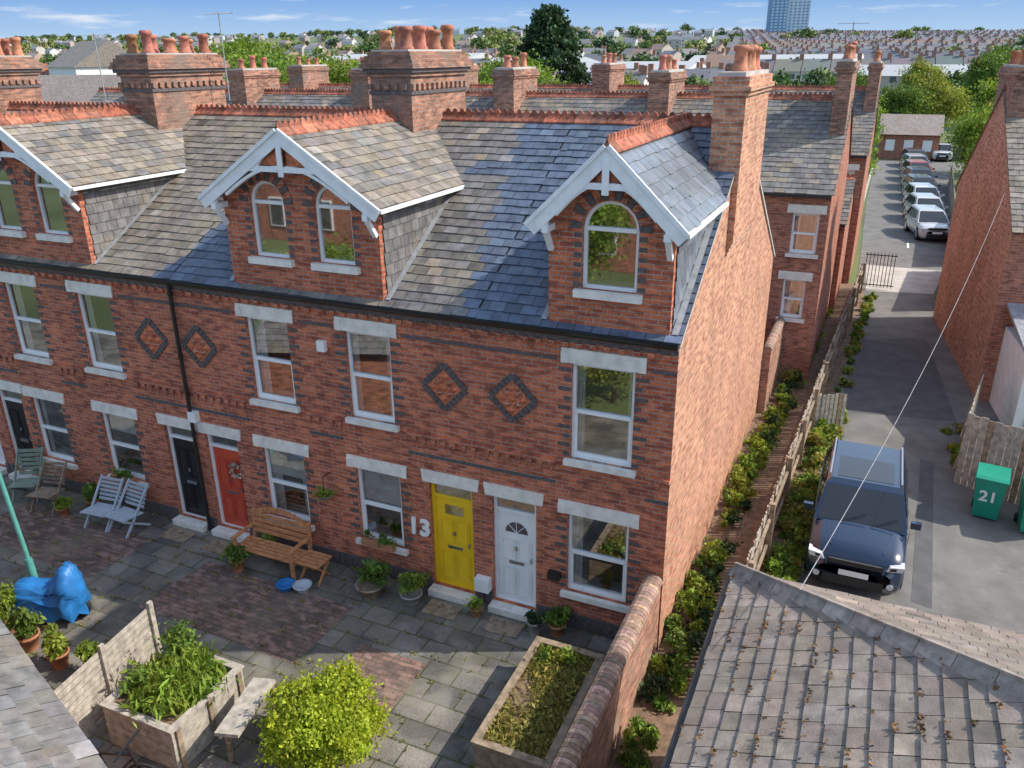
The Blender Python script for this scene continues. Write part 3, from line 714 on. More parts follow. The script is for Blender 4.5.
for i in range(n):
    u=rnd(.1,11); v=rnd(0,sl)
    if v*math.cos(math.atan(k))>u: continue
    v=round(v/.21)*.21+.01; t=v/sl; cnt=random.choice([2,3,5,9])
    for _ in range(cnt): P.append((ax+hx*t+rnd(-.03,.03),ay-u+rnd(-.05,.05)*(cnt**.5/2),az+hx*k*t+.025+rnd(0,.012)))
leaf_obj('roof_moss',P,.04,scatter_cols(len(P)),mMoss,e,asp=1)
# bottom-left slate roof
e=E('garden_outbuilding'); rb=MB()
p0=Vector((-8.6,-5.55,2.3)); U=Vector((.94,-.34,0)).normalized(); W=Vector((U.y,-U.x,0)); 
if W.y>0: W=-W
V=W*1.0+Vector((0,0,.45))
slates(rb,p0,U,V,[(-4,0),(4.4,0),(4.4,2.0),(-4,2.0)],mSlateM,su=.3,sv=.24,base=1.1,var=.15)
rr=p0+V.normalized()*2.0
rb.beam(rr-U*4+Vector((0,0,.03)),rr+U*4.4+Vector((0,0,.03)),.22,.05,mLead)
slates(rb,rr,U,(W.x,W.y,-.35),[(-4,0),(4.4,0),(4.4,2.5),(-4,2.5)],mSlateM,su=.3,sv=.24,base=1.1,var=.15)
rb.build('slate_roof',e)
wb=MB(); c=p0+W*1.9; wb.obox((c.x+U.x*.2,c.y+U.y*.2,1.14),U*4.0,W*1.7,(0,0,1.13),mRear); wb.build('walls',e)
# ------------------------------------------------------------------ vehicles
mCarGlass=M('car_glass',(.02,.024,.028),.05,3,.1,0,spec=.9); mLamp=M('headlamp',(.62,.65,.68),.08,20,.2,0); mTail=M('tail_lamp',(.4,.02,.02),.2)
def vehicle(name,loc,rz,col,L_=4.1,W_=1.78,H_=1.6,detail=False):
    e=E(name,loc,rz); hw=W_/2
    mP=bpy.data.materials.get('carpaint_%s'%str(col)) 
    if not mP:
        mP=M('carpaint_%s'%str(col),col,.25,3,.05,0); mP.node_tree.nodes['Principled BSDF'].inputs['Coat Weight'].default_value=1.0
    zb=.98 if H_>1.5 else .85
    st=[(0.0,.72,.36,.66),(.04,.86,.26,.8),(.14,.94,.22,.92),(.4,.98,.22,zb),(1.0,1.0,.22,zb+.06),(1.35,1.0,.22,zb+.09),(2.2,1.0,.22,zb+.08),(3.0,1.0,.22,zb+.1),(3.6,.98,.24,zb+.12),(L_-.2,.94,.26,zb+.1),(L_-.04,.86,.34,zb),(L_,.72,.42,zb-.15)]
    if not detail: st[0:4]=[(0.0,.62,.38,.62),(.05,.78,.26,.74),(.18,.89,.22,.8),(.45,.97,.22,zb)]
    sc=L_/4.1; mb=MB(); rings=[]
    for (y,w,z0,z1) in st:
        y*=sc if y<L_-.3 else 1; w*=hw
        r=[(-w*.86,z0),(-w*.97,z0+.08),(-w,z0+(z1-z0)*.45),(-w*.985,z0+(z1-z0)*.75),(-w*.9,z1-.035),(-w*.72,z1),(-w*.3,z1+.025),(w*.3,z1+.025),(w*.72,z1),(w*.9,z1-.035),(w*.985,z0+(z1-z0)*.75),(w,z0+(z1-z0)*.45),(w*.97,z0+.08),(w*.86,z0)]
        rings.append([(a,y,b) for a,b in r])
    n=len(rings[0]); i0=len(mb.v); k=mb.mi(mP)
    for r in rings: mb.v.extend(r)
    for j in range(len(rings)-1):
        for i in range(n):
            mb.f.append((i0+j*n+i,i0+j*n+(i+1)%n,i0+(j+1)*n+(i+1)%n,i0+(j+1)*n+i)); mb.m.append(k); mb.c.append(1.0)
    mb.f.append(tuple(range(i0,i0+n))); mb.m.append(k); mb.c.append(1.0)
    mb.f.append(tuple(range(i0+(len(rings)-1)*n,i0+len(rings)*n))[::-1]); mb.m.append(k); mb.c.append(1.0)
    o=mb.build('body',e,smooth=True)
    yb0,yb1=.95*sc,L_-.12; yt0,yt1=(1.6 if detail else 1.75)*sc,L_-(.4 if detail else .5); zb_=zb+.05; zt=H_; wb,wt=hw*.95,hw*(.80 if detail else .74)
    g=MB(); B=[(-wb,yb0,zb_),(wb,yb0,zb_),(wb,yb1,zb_),(-wb,yb1,zb_)]; T=[(-wt,yt0,zt-.06),(wt,yt0,zt-.06),(wt,yt1,zt-.06),(-wt,yt1,zt-.06)]
    T2=[(-wt*.88,yt0+.15,zt),(wt*.88,yt0+.15,zt),(wt*.88,yt1-.12,zt),(-wt*.88,yt1-.12,zt)]
    for i in range(4):
        j=(i+1)%4; g.face([B[i],B[j],T[j],T[i]],mP); g.face([T[i],T[j],T2[j],T2[i]],mP)
    g.face(T2,mP)
    g.build('cabin',e)
    gl=MB()
    def pane(i,a0,a1,b0,b1,m=mCarGlass):
        j=(i+1)%4; Bi,Bj,Ti,Tj=map(Vector,(B[i],B[j],T[i],T[j]))
        f=lambda s,t:(Bi.lerp(Bj,s)).lerp(Ti.lerp(Tj,s),t)
        nn=(Bj-Bi).cross(Ti-Bi).normalized()
        ce=Vector((0,(yb0+yb1)/2,zb_)); 
        if nn.dot(f(.5,.5)-ce)<0: nn=-nn
        q=[(a0+.02,b0),(a1-.02,b0),(a1,b0+.06),(a1-.005,b1-.06),(a1-.025,b1),(a0+.025,b1),(a0+.005,b1-.06),(a0,b0+.06)]
        gl.face([f(s,t)+nn*.008 for s,t in q],m)
    pane(0,.035,.965,.05,.97); pane(2,.1,.9,.25,.9)
    for i in(1,3):
        segs=[(.17,.44),(.46,.74),(.77,.95)] if i==1 else [(.05,.23),(.26,.54),(.56,.83)]
        for a,b in segs: pane(i,a,b,.1,.92)
    if detail: gl.face([(-wt*.74,yt0+.24,zt+.006),(wt*.74,yt0+.24,zt+.006),(wt*.74,yt1-.9,zt+.006),(-wt*.74,yt1-.9,zt+.006)],mCarGlass)
    gl.build('glazing',e)
    w=MB()
    for yy in(.82*sc,3.28*sc):
        for s in(-1,1):
            xo=s*(hw-.02); w.cyl((xo-s*.2,yy,.33),(xo+s*.012,yy,.33),.33,.33,mRubber,20); w.cyl((xo+s*.013,yy,.33),(xo+s*.02,yy,.33),.21,.19,mChrome,14)
            w.cyl((xo-s*.19,yy,.36),(xo+s*.006,yy,.36),.385,.385,mBlack,20)
    w.build('wheels',e)
    d=MB()
    for s in(-1,1):
        if detail:
            d.prism([(s*hw*.60,.74),(s*hw*.90,.78),(s*hw*.93,.88),(s*hw*.66,.84)],1,-.01,.2,mLamp)
            d.prism([(s*hw*.66,.765),(s*hw*.78,.78),(s*hw*.80,.84),(s*hw*.68,.825)],1,-.014,-.011,mBlack)
            d.beam((s*hw*.94,1.15,zb+.09),(s*hw*.96,L_-.4,zb+.12),.02,.03,mBlack)
            d.box(s*hw*.985-.012,s*hw*.985+.012,1.25,2.9,.34,.42,mBlack)
            for yy in(1.15,2.1,3.0): d.box(s*hw*1.0-.004,s*hw*1.0+.004,yy,yy+.012,.45,zb,mBlack)
            d.cyl((s*hw*.72,-.012,.42),(s*hw*.72,.02,.42),.06,.06,mLamp,12)
        else: d.obox((s*hw*.70,.085,.70),(.17,0,0),(s*0,.075,0),(0,0,.075),mLamp)
        d.obox((s*(hw+.09),1.2*sc,zb+.16),(.09,0,0),(0,.05,0),(0,0,.065),mP)
        d.obox((s*hw*.8,L_-.04,.8),(.1,0,0),(0,.03,0),(0,0,.13),mTail)
        if detail: d.beam((s*wt*.93,yt0+.2,zt+.04),(s*wt*.93,yt1-.1,zt+.04),.03,.03,mChrome)
    d.box(-hw*.55,hw*.55,-.012,.03,.70,.80,mBlack); d.box(-hw*.6,hw*.6,-.012,.03,.27,.46,mBlack); d.box(-.26,.26,-.024,-.013,.49,.60,mWhite)
    d.box(-.5*hw,.5*hw,-.016,-.012,.80,.815,mChrome)
    if detail:
        for x in(-.35,.2): d.beam((x,yb0-.02,zb_+.05),(x+.45,yb0+.16,zb_+.21),.012,.015,mBlack)
        for s in(-1,1): d.beam((s*.45,.2,zb-.015),(s*.6,.95,zb+.065),.015,.02,mP)
    d.build('trim',e)
    return e
vehicle('parked_car',(2.93,2.85,0),0,(.004,.018,.055),H_=1.6,detail=True)
cols=[(.55,.56,.58),(.6,.6,.62),(.7,.7,.7),(.03,.03,.04),(.05,.07,.14),(.35,.03,.03),(.4,.42,.45),(.05,.05,.05),(.6,.6,.6)]
yy=37.5
for i in range(8):
    vehicle('parked_car',(5.4-.012*(yy-37),yy,0),math.radians(12),cols[i],H_=1.48,W_=1.72); yy+=4.6
for i in range(4): vehicle('parked_car',(7+i*2.7,76+i*.6,0),0,cols[(i*3)%9],H_=1.48)
def bin_(x,y,rz=0):
    e=E('wheelie_bin',(x,y,0),rz); mb=MB()
    b=[(-.24,-.27),(.24,-.27),(.24,.27),(-.24,.27)]; t=[(-.3,-.36),(.3,-.36),(.3,.36),(-.3,.36)]
    for i in range(4):
        j=(i+1)%4; mb.face([(*b[i],.06),(*b[j],.06),(*t[j],.98),(*t[i],.98)],mBin)
    mb.box(-.32,.32,-.38,.38,.98,1.02,mBin); mb.prism([(-.39,1.02),(.36,1.02),(.3,1.09),(-.3,1.06)],0,-.31,.31,mBin)
    mb.cyl((-.28,.42,1.0),(.28,.42,1.0),.02,.02,mBin,8); 
    for s in(-1,1): mb.cyl((s*.22,.3,.1),(s*.28,.3,.1),.1,.1,mRubber,14)
    mb.build('bin_body',e)
    cu=bpy.data.curves.new('bin_number','FONT'); cu.body='21'; cu.size=.36; cu.extrude=.004; cu.offset=.008; cu.materials.append(mWhite)
    o=bpy.data.objects.new('bin_number',cu); COL.objects.link(o); o.location=(-.19,-.322,.48); o.rotation_euler=(math.radians(95.6),0,0); o.parent=e
bin_(5.5,7.25,math.radians(-8)); bin_(6.35,6.9,0)
# ------------------------------------------------------------------ courtyard furniture
def bench(name,x,y,w,rz,m):
    e=E(name,(x,y,0),rz); mb=MB()
    for i in range(5): mb.box(-w/2,w/2,-.28+i*.1,-.2+i*.1,.42,.445,m)
    for i in range(4):
        z=.55+i*.11; mb.box(-w/2+.05,w/2-.05,.25+i*.02,.275+i*.02,z,z+.08,m)
    for k in range(13):
        t=k/12; xx=-w/2+.05+(w-.1)*t; z=.99+.16*math.sin(math.pi*t)
        mb.box(xx-(w/24)+.002,xx+(w/24)-.002,.33,.36,z-.1,z,m)
    for s in(-1,1):
        xx=s*(w/2-.03)
        mb.box(xx-.03,xx+.03,-.3,-.24,0,.655,m); mb.beam((xx,.28,0),(xx,.36,1.0),.06,.06,m,up=(0,1,0)); mb.box(xx-.04,xx+.04,-.34,.3,.66,.695,m); mb.box(xx-.02,xx+.02,-.23,.27,.34,.415,m)
    mb.build('bench_frame',e)
bench('wooden_bench',-7.75,-.62,1.45,0,mWoodR)
e=E('side_table',(-6.75,-.6,0),0); mb=MB()
for i in range(5): mb.box(-.28,.28,-.25+i*.1,-.17+i*.1,.42,.445,mWoodR)
for s in(-1,1):
    mb.beam((s*.22,-.2,0),(s*.22,.2,.41),.04,.04,mWoodR); mb.beam((s*.18,.2,0),(s*.18,-.2,.41),.04,.04,mWoodR)
mb.build('table_frame',e)
def foldchair(x,y,rz,m=mChair,w=.62,tall=.95,nm='folding_chair'):
    e=E(nm,(x,y,0),rz); mb=MB()
    for i in range(6): mb.box(-w/2,w/2,-.3+i*.09,-.225+i*.09,.40-i*.008,.42-i*.008,m)
    for i in range(6):
        z=.45+i*(tall-.45)/6; mb.box(-w/2+.02,w/2-.02,.26+i*.035,.28+i*.035,z,z+(tall-.45)/6-.02,m)
    for s in(-1,1):
        xx=s*(w/2-.02); mb.beam((xx,-.28,0),(xx,.48,tall),.03,.05,m,up=(0,1,0)); mb.beam((xx,.35,0),(xx,-.28,.4),.03,.05,m,up=(0,1,0))
    mb.build('chair_frame',e)
mSage=M('sage_paint',(.24,.3,.24),.7)
foldchair(-12.3,-.8,.1); foldchair(-11.65,-.75,-.05)
foldchair(-14.1,-.75,.25,mWood,w=.6,nm='garden_chair'); foldchair(-14.95,-.6,.5,mSage,w=.6,tall=1.05,nm='garden_chair')
def potplant(x,y,r,h,lh,mat,pm=mPot,n=260,ls=.07,name='potted_plant',z=0):
    e=E(name,(x,y,z)); mb=MB(); mb.lathe(0,0,[(r*.7,0),(r,h*.85),(r*1.1,h*.85),(r*1.1,h),(r*.95,h),(r*.9,h*.88),(0.001,h*.88)],pm,16); mb.build('pot',e,smooth=True)
    P,C=crown((0,0,h+lh*.45),(r*1.2,r*1.2,lh*.55),10,n//10,r*.35,.2,-1); leaf_obj('leaves',P,ls,C,mat,e,asp=2.4)
potplant(-8.35,-1.0,.15,.28,.3,mLeaf); potplant(-5.45,-.62,.26,.25,.45,mLeaf,pm=mWood,n=600,ls=.055); potplant(-4.62,-.5,.2,.2,.4,mLeafB,pm=mPotG,n=460,ls=.055)
potplant(-2.12,-.45,.13,.3,.12,mLeafD,pm=mPotG,n=120); potplant(-1.75,-.3,.15,.25,.3,mLeaf,n=280,ls=.055); potplant(-13.0,-.45,.16,.3,.35,mLeaf)
potplant(-8.1,-.35,.12,.2,.3,mLeafB,n=150); potplant(-13.45,-.9,.13,.22,.25,mLeafB,n=150); potplant(-3.3,-.4,.1,.18,.2,mLeafB,n=120,ls=.045)
for x,y,m in((-7.05,-1.15,mBlueC),(-6.72,-1.05,mChair)):
    e=E('ornamental_bowl',(x,y,0)); mb=MB(); mb.lathe(0,0,[(.1,0),(.12,.06),(.18,.12),(.19,.15),(.16,.14),(.001,.09)],m,18); mb.build('bowl',e,smooth=True)
e=E('hanging_basket',(-6.6,-.25,1.75)); mb=MB(); mb.lathe(0,0,[(.02,-.15),(.12,-.1),(.16,0)],mWood,12); mb.beam((0,.25,.35),(0,0,.35),.015,.015,mBlack); mb.beam((0,0,0),(0,0,.35),.01,.01,mBlack); mb.build('basket',e)
P,C=crown((0,0,.05),(.18,.18,.16),8,40,.06,.3,-1); leaf_obj('leaves',P,.04,C,mLeafB,e)
e=E('door_wreath',(-9.05,.06,1.6)); P=[(.14*math.cos(t),rnd(-.03,0),.14*math.sin(t)) for t in np.linspace(0,6.28,120)]; leaf_obj('wreath',np.array(P)+RNG.normal(size=(120,3))*.02,.05,scatter_cols(120),M('dried_leaf',(.45,.36,.3),.8,attr=True),e)
b=MB(); b.box(-2.02,-1.8,-.12,-.001,.98,1.12,mBlack); b.build('meter_box',houses[0])
for x in(-5.5,-12.2):
    e=E('window_box',(x,-.16,.76)); mb=MB(); mb.box(-.35,.35,-.08,.06,-.001,.14,mPot); mb.build('trough',e); P,C=crown((0,0,.2),(.35,.09,.1),8,25,.05,.2,-1); leaf_obj('leaves',P,.05,C,mLeaf,e)
e=E('lamp_post',(-11.2,-3.25,0)); mb=MB(); mb.cyl((0,0,0),(-.05,0,.9),.075,.07,mTeal,14); mb.cyl((-.05,0,.9),(-.5,0,5.2),.045,.035,mTeal,12); mb.beam((-.5,0,5.15),(-1,0,5.35),.04,.04,mTeal); mb.box(-1.3,-.9,-.08,.08,5.3,5.38,mTeal); mb.build('post',e)
e=E('covered_scooter',(-10.45,-3.55,0),.5); mb=MB()
prof=[(-.68,.5,.10),(-.6,.66,.17),(-.45,.84,.23),(-.2,.86,.26),(.0,.78,.27),(.15,.84,.27),(.3,1.06,.3),(.42,1.16,.34),(.52,1.1,.26),(.6,.85,.17),(.66,.6,.12)]
nn=28; idx=[]
for q,(x,h,w) in enumerate(prof):
    row=[]
    for k in range(nn+1):
        t=math.pi*k/nn; row.append(len(mb.v)); low=1-max(0,math.sin(t)); f=1+.22*low*math.sin(k*2.1+q*1.7)+.04*math.sin(k*1.3+q)
        zz=(.16+.05*math.sin(k*1.9+q*2.3))+(h-.18)*max(0,math.sin(t))**.55+.015*math.sin(q*2.9+k*.8)
        mb.v.append((x+.03*math.sin(k+q*2)*low,-w*math.cos(t)*f*(1+.15*low),zz))
    idx.append(row)
for i in range(len(prof)-1):
    for k in range(nn): mb.f.append((idx[i][k],idx[i][k+1],idx[i+1][k+1],idx[i+1][k])); mb.m.append(mb.mi(mBlueC)); mb.c.append(1.0)
for r in(idx[0],idx[-1]): mb.f.append(tuple(r)); mb.m.append(0); mb.c.append(1.0)
mb.build('cover',e,smooth=True)
w=MB(); 
for x in(-.5,.5): w.cyl((x,-.05,.2),(x,.05,.2),.2,.2,mRubber,18)
w.beam((-.1,-.28,.42),(-.1,.28,.42),.03,.02,mBlack); w.build('wheels',e)
def planter(name,x0,x1,y0,y1,h,m,rz=0,loc=(0,0,0)):
    e=E(name,loc,rz); mb=MB(); n=max(1,int(h/.15)); t=.04
    for i in range(n):
        a=i*h/n+.006; b=(i+1)*h/n-.006
        o=rnd(-.006,.006)
        mb.box(x0,x1,y0+o,y0+t,a,b,m); mb.box(x0,x1,y1-t,y1+o,a,b,m); mb.box(x0+o,x0+t,y0+t,y1-t,a,b,m); mb.box(x1-t,x1+o,y0+t,y1-t,a,b,m)
    for (a,b) in((x0-.035,x0-.008),(x1+.008,x1+.035)):
        for yy in(y0+.1,(y0+y1)/2,y1-.1): mb.box(a,b,yy-.04,yy+.04,0,h-.01,mWood)
    for (a,b,c,d) in((x0-.03,x1+.03,y0-.03,y0+.09),(x0-.03,x1+.03,y1-.09,y1+.03)): mb.box(a,b,c,d,h,h+.03,m)
    for (a,b) in((x0-.03,x0+.09),(x1-.09,x1+.03)): mb.box(a,b,y0+.091,y1-.091,h,h+.03,m)
    mb.face([(x0+t,y0+t,h-.06),(x1-t,y0+t,h-.06),(x1-t,y1-t,h-.06),(x0+t,y1-t,h-.06)],mSoil); mb.build('planter_box',e); return e
e=planter('wooden_planter',-1.75,-.62,-3.6,-1.2,.58,mWood)
n=5200; P=np.stack([RNG.uniform(-1.68,-.7,n),RNG.uniform(-3.52,-1.27,n),.54+np.abs(RNG.normal(0,.035,n))],1)
msk=(np.sin(P[:,0]*5)+np.sin(P[:,1]*4+P[:,0]*3)+RNG.normal(0,.6,n))>-1.0; P=P[msk]; leaf_obj('moss',P,.035,scatter_cols(len(P),.5,1.3),mLeafO,e,asp=2.5,updir=.9)
P,C=crown((-1.2,-1.5,.65),(.35,.2,.12),8,40,.07,.3,-.2); leaf_obj('plants',P,.045,C,mLeafB,e)
e=planter('wooden_planter',-7.0,-5.65,-5.3,-3.85,.75,mWoodG)
P,C=crown((-6.3,-4.55,.82),(.6,.62,.18),90,60,.1,.1,-.3); leaf_obj('plants',P,.045,C,mLeafB,e,asp=5,updir=1.4)
P,C=crown((-6.7,-4.05,1.05),(.22,.2,.4),12,60,.08,.2,-1); leaf_obj('shrub',P,.045,C,mLeaf,e)
e=E('planter_table'); mb=MB()
mb.obox((-5.05,-4.45,.72),(.17,.05,0),(-.12,.55,0),(0,0,.03),mWoodG); mb.box(-5.15,-5.09,-4.85,-4.79,0,.69,mWood); mb.box(-5.05,-4.99,-3.95,-3.89,0,.69,mWood); mb.build('top',e)
e=E('slatted_fence'); mb=MB()
p0,p1=Vector((-7.6,-3.75,0)),Vector((-7.3,-5.9,0))
for i in range(11): mb.beam(p0+Vector((0,0,.1+i*.11)),p1+Vector((0,0,.1+i*.11)),.02,.085,mWoodG)
for t in(0,.5,1): q=p0.lerp(p1,t)+Vector((.04,0,0)); mb.box(q.x-.03,q.x+.03,q.y-.04,q.y+.04,0,1.35,mWoodG)
mb.build('slats',e)
e=E('bicycle',(-6.1,-5.95,0),.25); mb=MB()
for x in(-.5,.5):
    for k in range(24):
        a,b=2*math.pi*k/24,2*math.pi*(k+1)/24
        mb.beam((x+.34*math.cos(a),0,.35+.34*math.sin(a)),(x+.34*math.cos(b),0,.35+.34*math.sin(b)),.03,.03,mRubber,up=(0,1,0))
    for k in range(8):
        a=math.pi*k/8; mb.beam((x-.33*math.cos(a),0,.35-.33*math.sin(a)),(x+.33*math.cos(a),0,.35+.33*math.sin(a)),.004,.004,mChrome,up=(0,1,0))
for a,b in(((-.5,0,.35),(-.05,0,.32)),((-.5,0,.35),(-.18,0,.8)),((-.05,0,.32),(-.2,0,.9)),((-.05,0,.32),(.32,0,.75)),((-.18,0,.8),(.32,0,.85)),((.5,0,.35),(.3,0,.98))): mb.beam(a,b,.035,.035,mBlack,up=(0,1,0))
mb.beam((.3,-.28,1.0),(.3,.28,1.0),.025,.025,mBlack); mb.obox((-.22,0,.93),(.13,0,0),(0,.07,0),(0,0,.03),mBlack); mb.build('frame',e)
for (x,y,r,h,m,nm) in((-10.9,-4.1,.38,.55,mLeafB,'fern_plant'),(-10.1,-4.3,.35,.5,mLeaf,'shrub'),(-9.2,-4.4,.3,.5,mLeafB,'shrub'),(-9.7,-5.0,.35,.4,mLeaf,'shrub'),(-8.5,-4.3,.25,.3,mLeafB,'shrub')):
    potplant(x,y,r*.55,.3,h,m,n=600,ls=.06,name=nm)
# lime bush: several overlapping lobes with upright sprays
e=E('lime_green_shrub',(-3.95,-4.15,0)); mb=MB()
Ps=[];Cs=[]
for (x,y,z,r,rz,nc) in((0,0,.7,.62,.55,120),(-.5,.12,.55,.42,.42,60),(.42,-.15,.6,.45,.45,60),(.1,.42,.75,.4,.45,50),(-.2,-.4,.6,.42,.4,50),(.45,.35,.45,.35,.3,30)):
    P,C=crown((x,y,z),(r,r,rz),nc,95,.08,.45,-.95); Ps.append(P);Cs.append(.5+C*.5)
for k in range(70):
    a=rnd(0,6.28); r=rnd(.1,.85); x,y=r*math.cos(a),r*math.sin(a); zt=1.15-.45*r*r+rnd(-.05,.28)
    mb.cyl((x*.3,y*.3,.1),(x,y,zt),.012,.004,mBark,5)
    m_=40; t=RNG.uniform(.55,1,(m_,1)); q=np.array([[x,y,zt]])*t+np.array([[x*.3,y*.3,.1]])*(1-t)+RNG.normal(size=(m_,3))*.045
    g=rnd(.75,1.25); Ps.append(q); Cs.append(np.ones((m_,3))*g*RNG.uniform(.8,1.2,(m_,1)))
mb.build('stems',e); leaf_obj('foliage',np.concatenate(Ps),.042,np.concatenate(Cs),mLeafY,e,asp=1.6)
# strip planting along gable path
def strip(name,gen,mats,ls=.06):
    e=E(name)
    bk=[([],[]) for _ in mats]
    for (x,y,s,hh) in gen:
        p,c=crown((x,y,hh*.5),(s,s*1.2,hh*.6),8,30,s*.3,.3,-.6); k=random.randrange(len(mats)); bk[k][0].append(p); bk[k][1].append(c)
    for (p,c),m in zip(bk,mats):
        if p: leaf_obj('leaves',np.concatenate(p),ls,np.concatenate(c),m,e,updir=.4,asp=2)
gen=[]; y=-5
while y<24:
    dens=1 if math.sin(y*1.3)+math.sin(y*.7+1)>-.9 else .5
    if random.random()<dens: gen.append(((.30 if y<11 else .5)+rnd(-.2,.28)+.012*max(0,y),y,rnd(.06,.27),rnd(.06,.55)))
    y+=rnd(.07,.22)
strip('border_plants',gen,[mLeaf,mLeafB,mLeafS,mLeafB,mLeafD],ls=.05)
gen=[(1.3+.045*y+rnd(0,.45),y,rnd(.06,.24),rnd(.06,.45)) for y in [rnd(1.0,12) for _ in range(170)]]+[(1.35+.045*y+rnd(0,.25),y,rnd(.06,.2),rnd(.05,.3)) for y in [rnd(12,25) for _ in range(50)]]+[(5.0+rnd(-.1,.5),rnd(9,12.5),rnd(.06,.2),rnd(.05,.3)) for _ in range(16)]
strip('verge_weeds',gen,[mLeafB,mLeaf,mLeafO,mLeafS],ls=.05)
sheet('verge_soil',[(1.13,-1),(1.75,-1),(1.95,8),(2.3,26),(2.15,26),(1.13,2)],.008,mSoil)
e=E('overhead_cable'); mb=MB(); a=Vector((6.0,18,6.5)); b=Vector((2.2,-3,3.9)); pr=a
for k in range(1,21):
    t=k/20; q=a.lerp(b,t)-Vector((0,0,.8*4*t*(1-t))); mb.cyl(pr,q,.005,.005,mLead,5); pr=q
mb.build('wire',e)
def aerial(x,y,z,h=1.4):
    e=E('tv_aerial',(x,y,z)); mb=MB(); mb.cyl((0,0,0),(0,0,h),.015,.015,mLead,6); mb.beam((-.45,0,h-.05),(.45,0,h-.05),.015,.015,mLead)
    for k in range(8): mb.beam((-.4+k*.11,-.15,h-.05),(-.4+k*.11,.15,h-.05),.008,.008,mLead)
    mb.build('mast',e)
aerial(-12.6,5.2,8.6,2.0); aerial(-16.6,5,8.4,1.8); aerial(.9,17,9.2,1.2)
# ------------------------------------------------------------------ trees
def treemesh(nm,mat,r,h,ncl,per,cr,ls,trunk=True,shell=.45):
    P,C=crown((0,0,h*.6),(r,r,h*.42),ncl,per,cr,shell,-.9); o=leaf_obj(nm,P,ls,C,mat); me=o.data; bpy.data.objects.remove(o)
    mb=MB(); mb.cyl((0,0,0),(0,0,h*.5),h*.025,h*.015,mBark,8)
    for k in range(6): a=k*1.05; mb.cyl((0,0,h*(.25+.03*k)),(r*.6*math.cos(a),r*.6*math.sin(a),h*(.5+.04*k)),h*.01,h*.004,mBark,6)
    t=mb.build(nm+'_t'); tm=t.data; bpy.data.objects.remove(t); return me,tm
def put(name,ms,x,y,z,s=1,sz=None,parent=None):
    e=E(name,(x,y,z),rnd(0,6.28)) if parent is None else None
    par=e or parent
    for me,n in zip(ms,('crown','trunk')):
        if e is None and n=='trunk': continue
        o=bpy.data.objects.new(n,me); COL.objects.link(o); o.parent=par
        if e is None: o.location=(x,y,z); o.rotation_euler=(0,0,rnd(0,6.28))
        o.scale=(s,s,sz or s)
TM=[treemesh('t1',mLeafB,3.4,8,90,100,.6,.19),treemesh('t2',mLeaf,3.4,8,90,100,.6,.19),treemesh('t3',mLeafD,3.0,9,80,90,.55,.2),treemesh('t4',mLeafS,3,7.5,90,90,.55,.18)]
FL=[LEAF('far_'+str(i),c,trans=0) for i,c in enumerate(((.20,.28,.07),(.12,.185,.06),(.07,.12,.06),(.25,.29,.1)))]
TL=[treemesh('f%d'%i,FL[i],3.4-.1*i,8-.1*i,24,22,.75,.7) for i in range(4)]
for (x,y,s,k) in((-38,46,1.12,0),(-33,50,1.15,3),(-44,52,1.2,0),(-27,58,1.0,1),(-50,58,1.2,3),(-21,66,.85,1),(-56,60,1.25,1),(-62,66,1.3,0),(-70,75,1.4,3),(-36,72,1.15,1),(-12,80,.8,3),(-47,78,1.3,0),(-28,88,.95,3),(-85,90,1.5,0),(-31,64,1.15,0),(-24,74,1.0,3)):
    put('deciduous_tree',TM[k],x,y,0,s)
e=E('conifer_tree',(-42,101,0)); mb=MB(); mb.cyl((0,0,0),(0,0,15),.35,.05,mBark,8); 
P=[];C=[]
for k in range(230):
    z=rnd(2.5,15.4); rr=(5.9*(1-((z-2)/13.8)**1.6)+.25)*rnd(.6,1.08); a=rnd(0,6.28)
    q=RNG.normal(size=(60,3))*np.array([.6,.6,.28]); t=rnd(.5,1.5)
    P.append(np.array([rr*math.cos(a),rr*math.sin(a),z-.1*rr])+q); C.append(scatter_cols(60,.6*t,1.2*t))
    if k%3==0: mb.cyl((0,0,z),(rr*.8*math.cos(a),rr*.8*math.sin(a),z-.05*rr),.07,.02,mBark,5)
mb.build('trunk',e); leaf_obj('foliage',np.concatenate(P),.36,np.concatenate(C),mLeafD,e)
put('columnar_tree',treemesh('t5',mLeafB,1.0,6.8,60,90,.28,.14),.6,47,0,1,1.05)
put('columnar_tree',TM[1],-1.4,58,0,.75)
for (x,y,s,k) in((9,60,.7,0),(10.5,68,.8,3),(9.5,50,.6,1),(12,84,.9,0),(15,90,1.0,3),(3,92,.8,1),(7,95,.9,3),(14,118,1.2,1),(20,125,1.2,0),(-4,118,.9,1),(24,105,1.2,3),(30,130,1.3,0),(18,150,1.3,1),(6,150,1.1,3),(10,42,.6,1),(9,37,.5,3),(-1,86,.7,0)):
    put('deciduous_tree',TM[k],x,y,0,s)
for x,y,s in((-4,-10,.5),(-8.5,-9.5,.55),(-13,-9,.6),(-18,-9,.6),(-1,-17,.7),(-9,-19,.8)): put('garden_tree',TM[3 if x>-9 else 0],x,y,0,s*.85)
dt=E('distant_trees')
for k in range(1150):
    y=130+1500*random.random()**1.4; q=rnd(-1.65,.62); x=y*q
    s=rnd(.7,1.5)*(1 if y<400 else 1.35)
    if q>-.1 and y>230 and random.random()<.5: continue
    if q>-.75 and y<220: s*=.7
    put('tree',TL[random.choice([0,1,1,2,3])],x,y,terr(x,y)-.5,s,s*rnd(.7,1.0),dt)
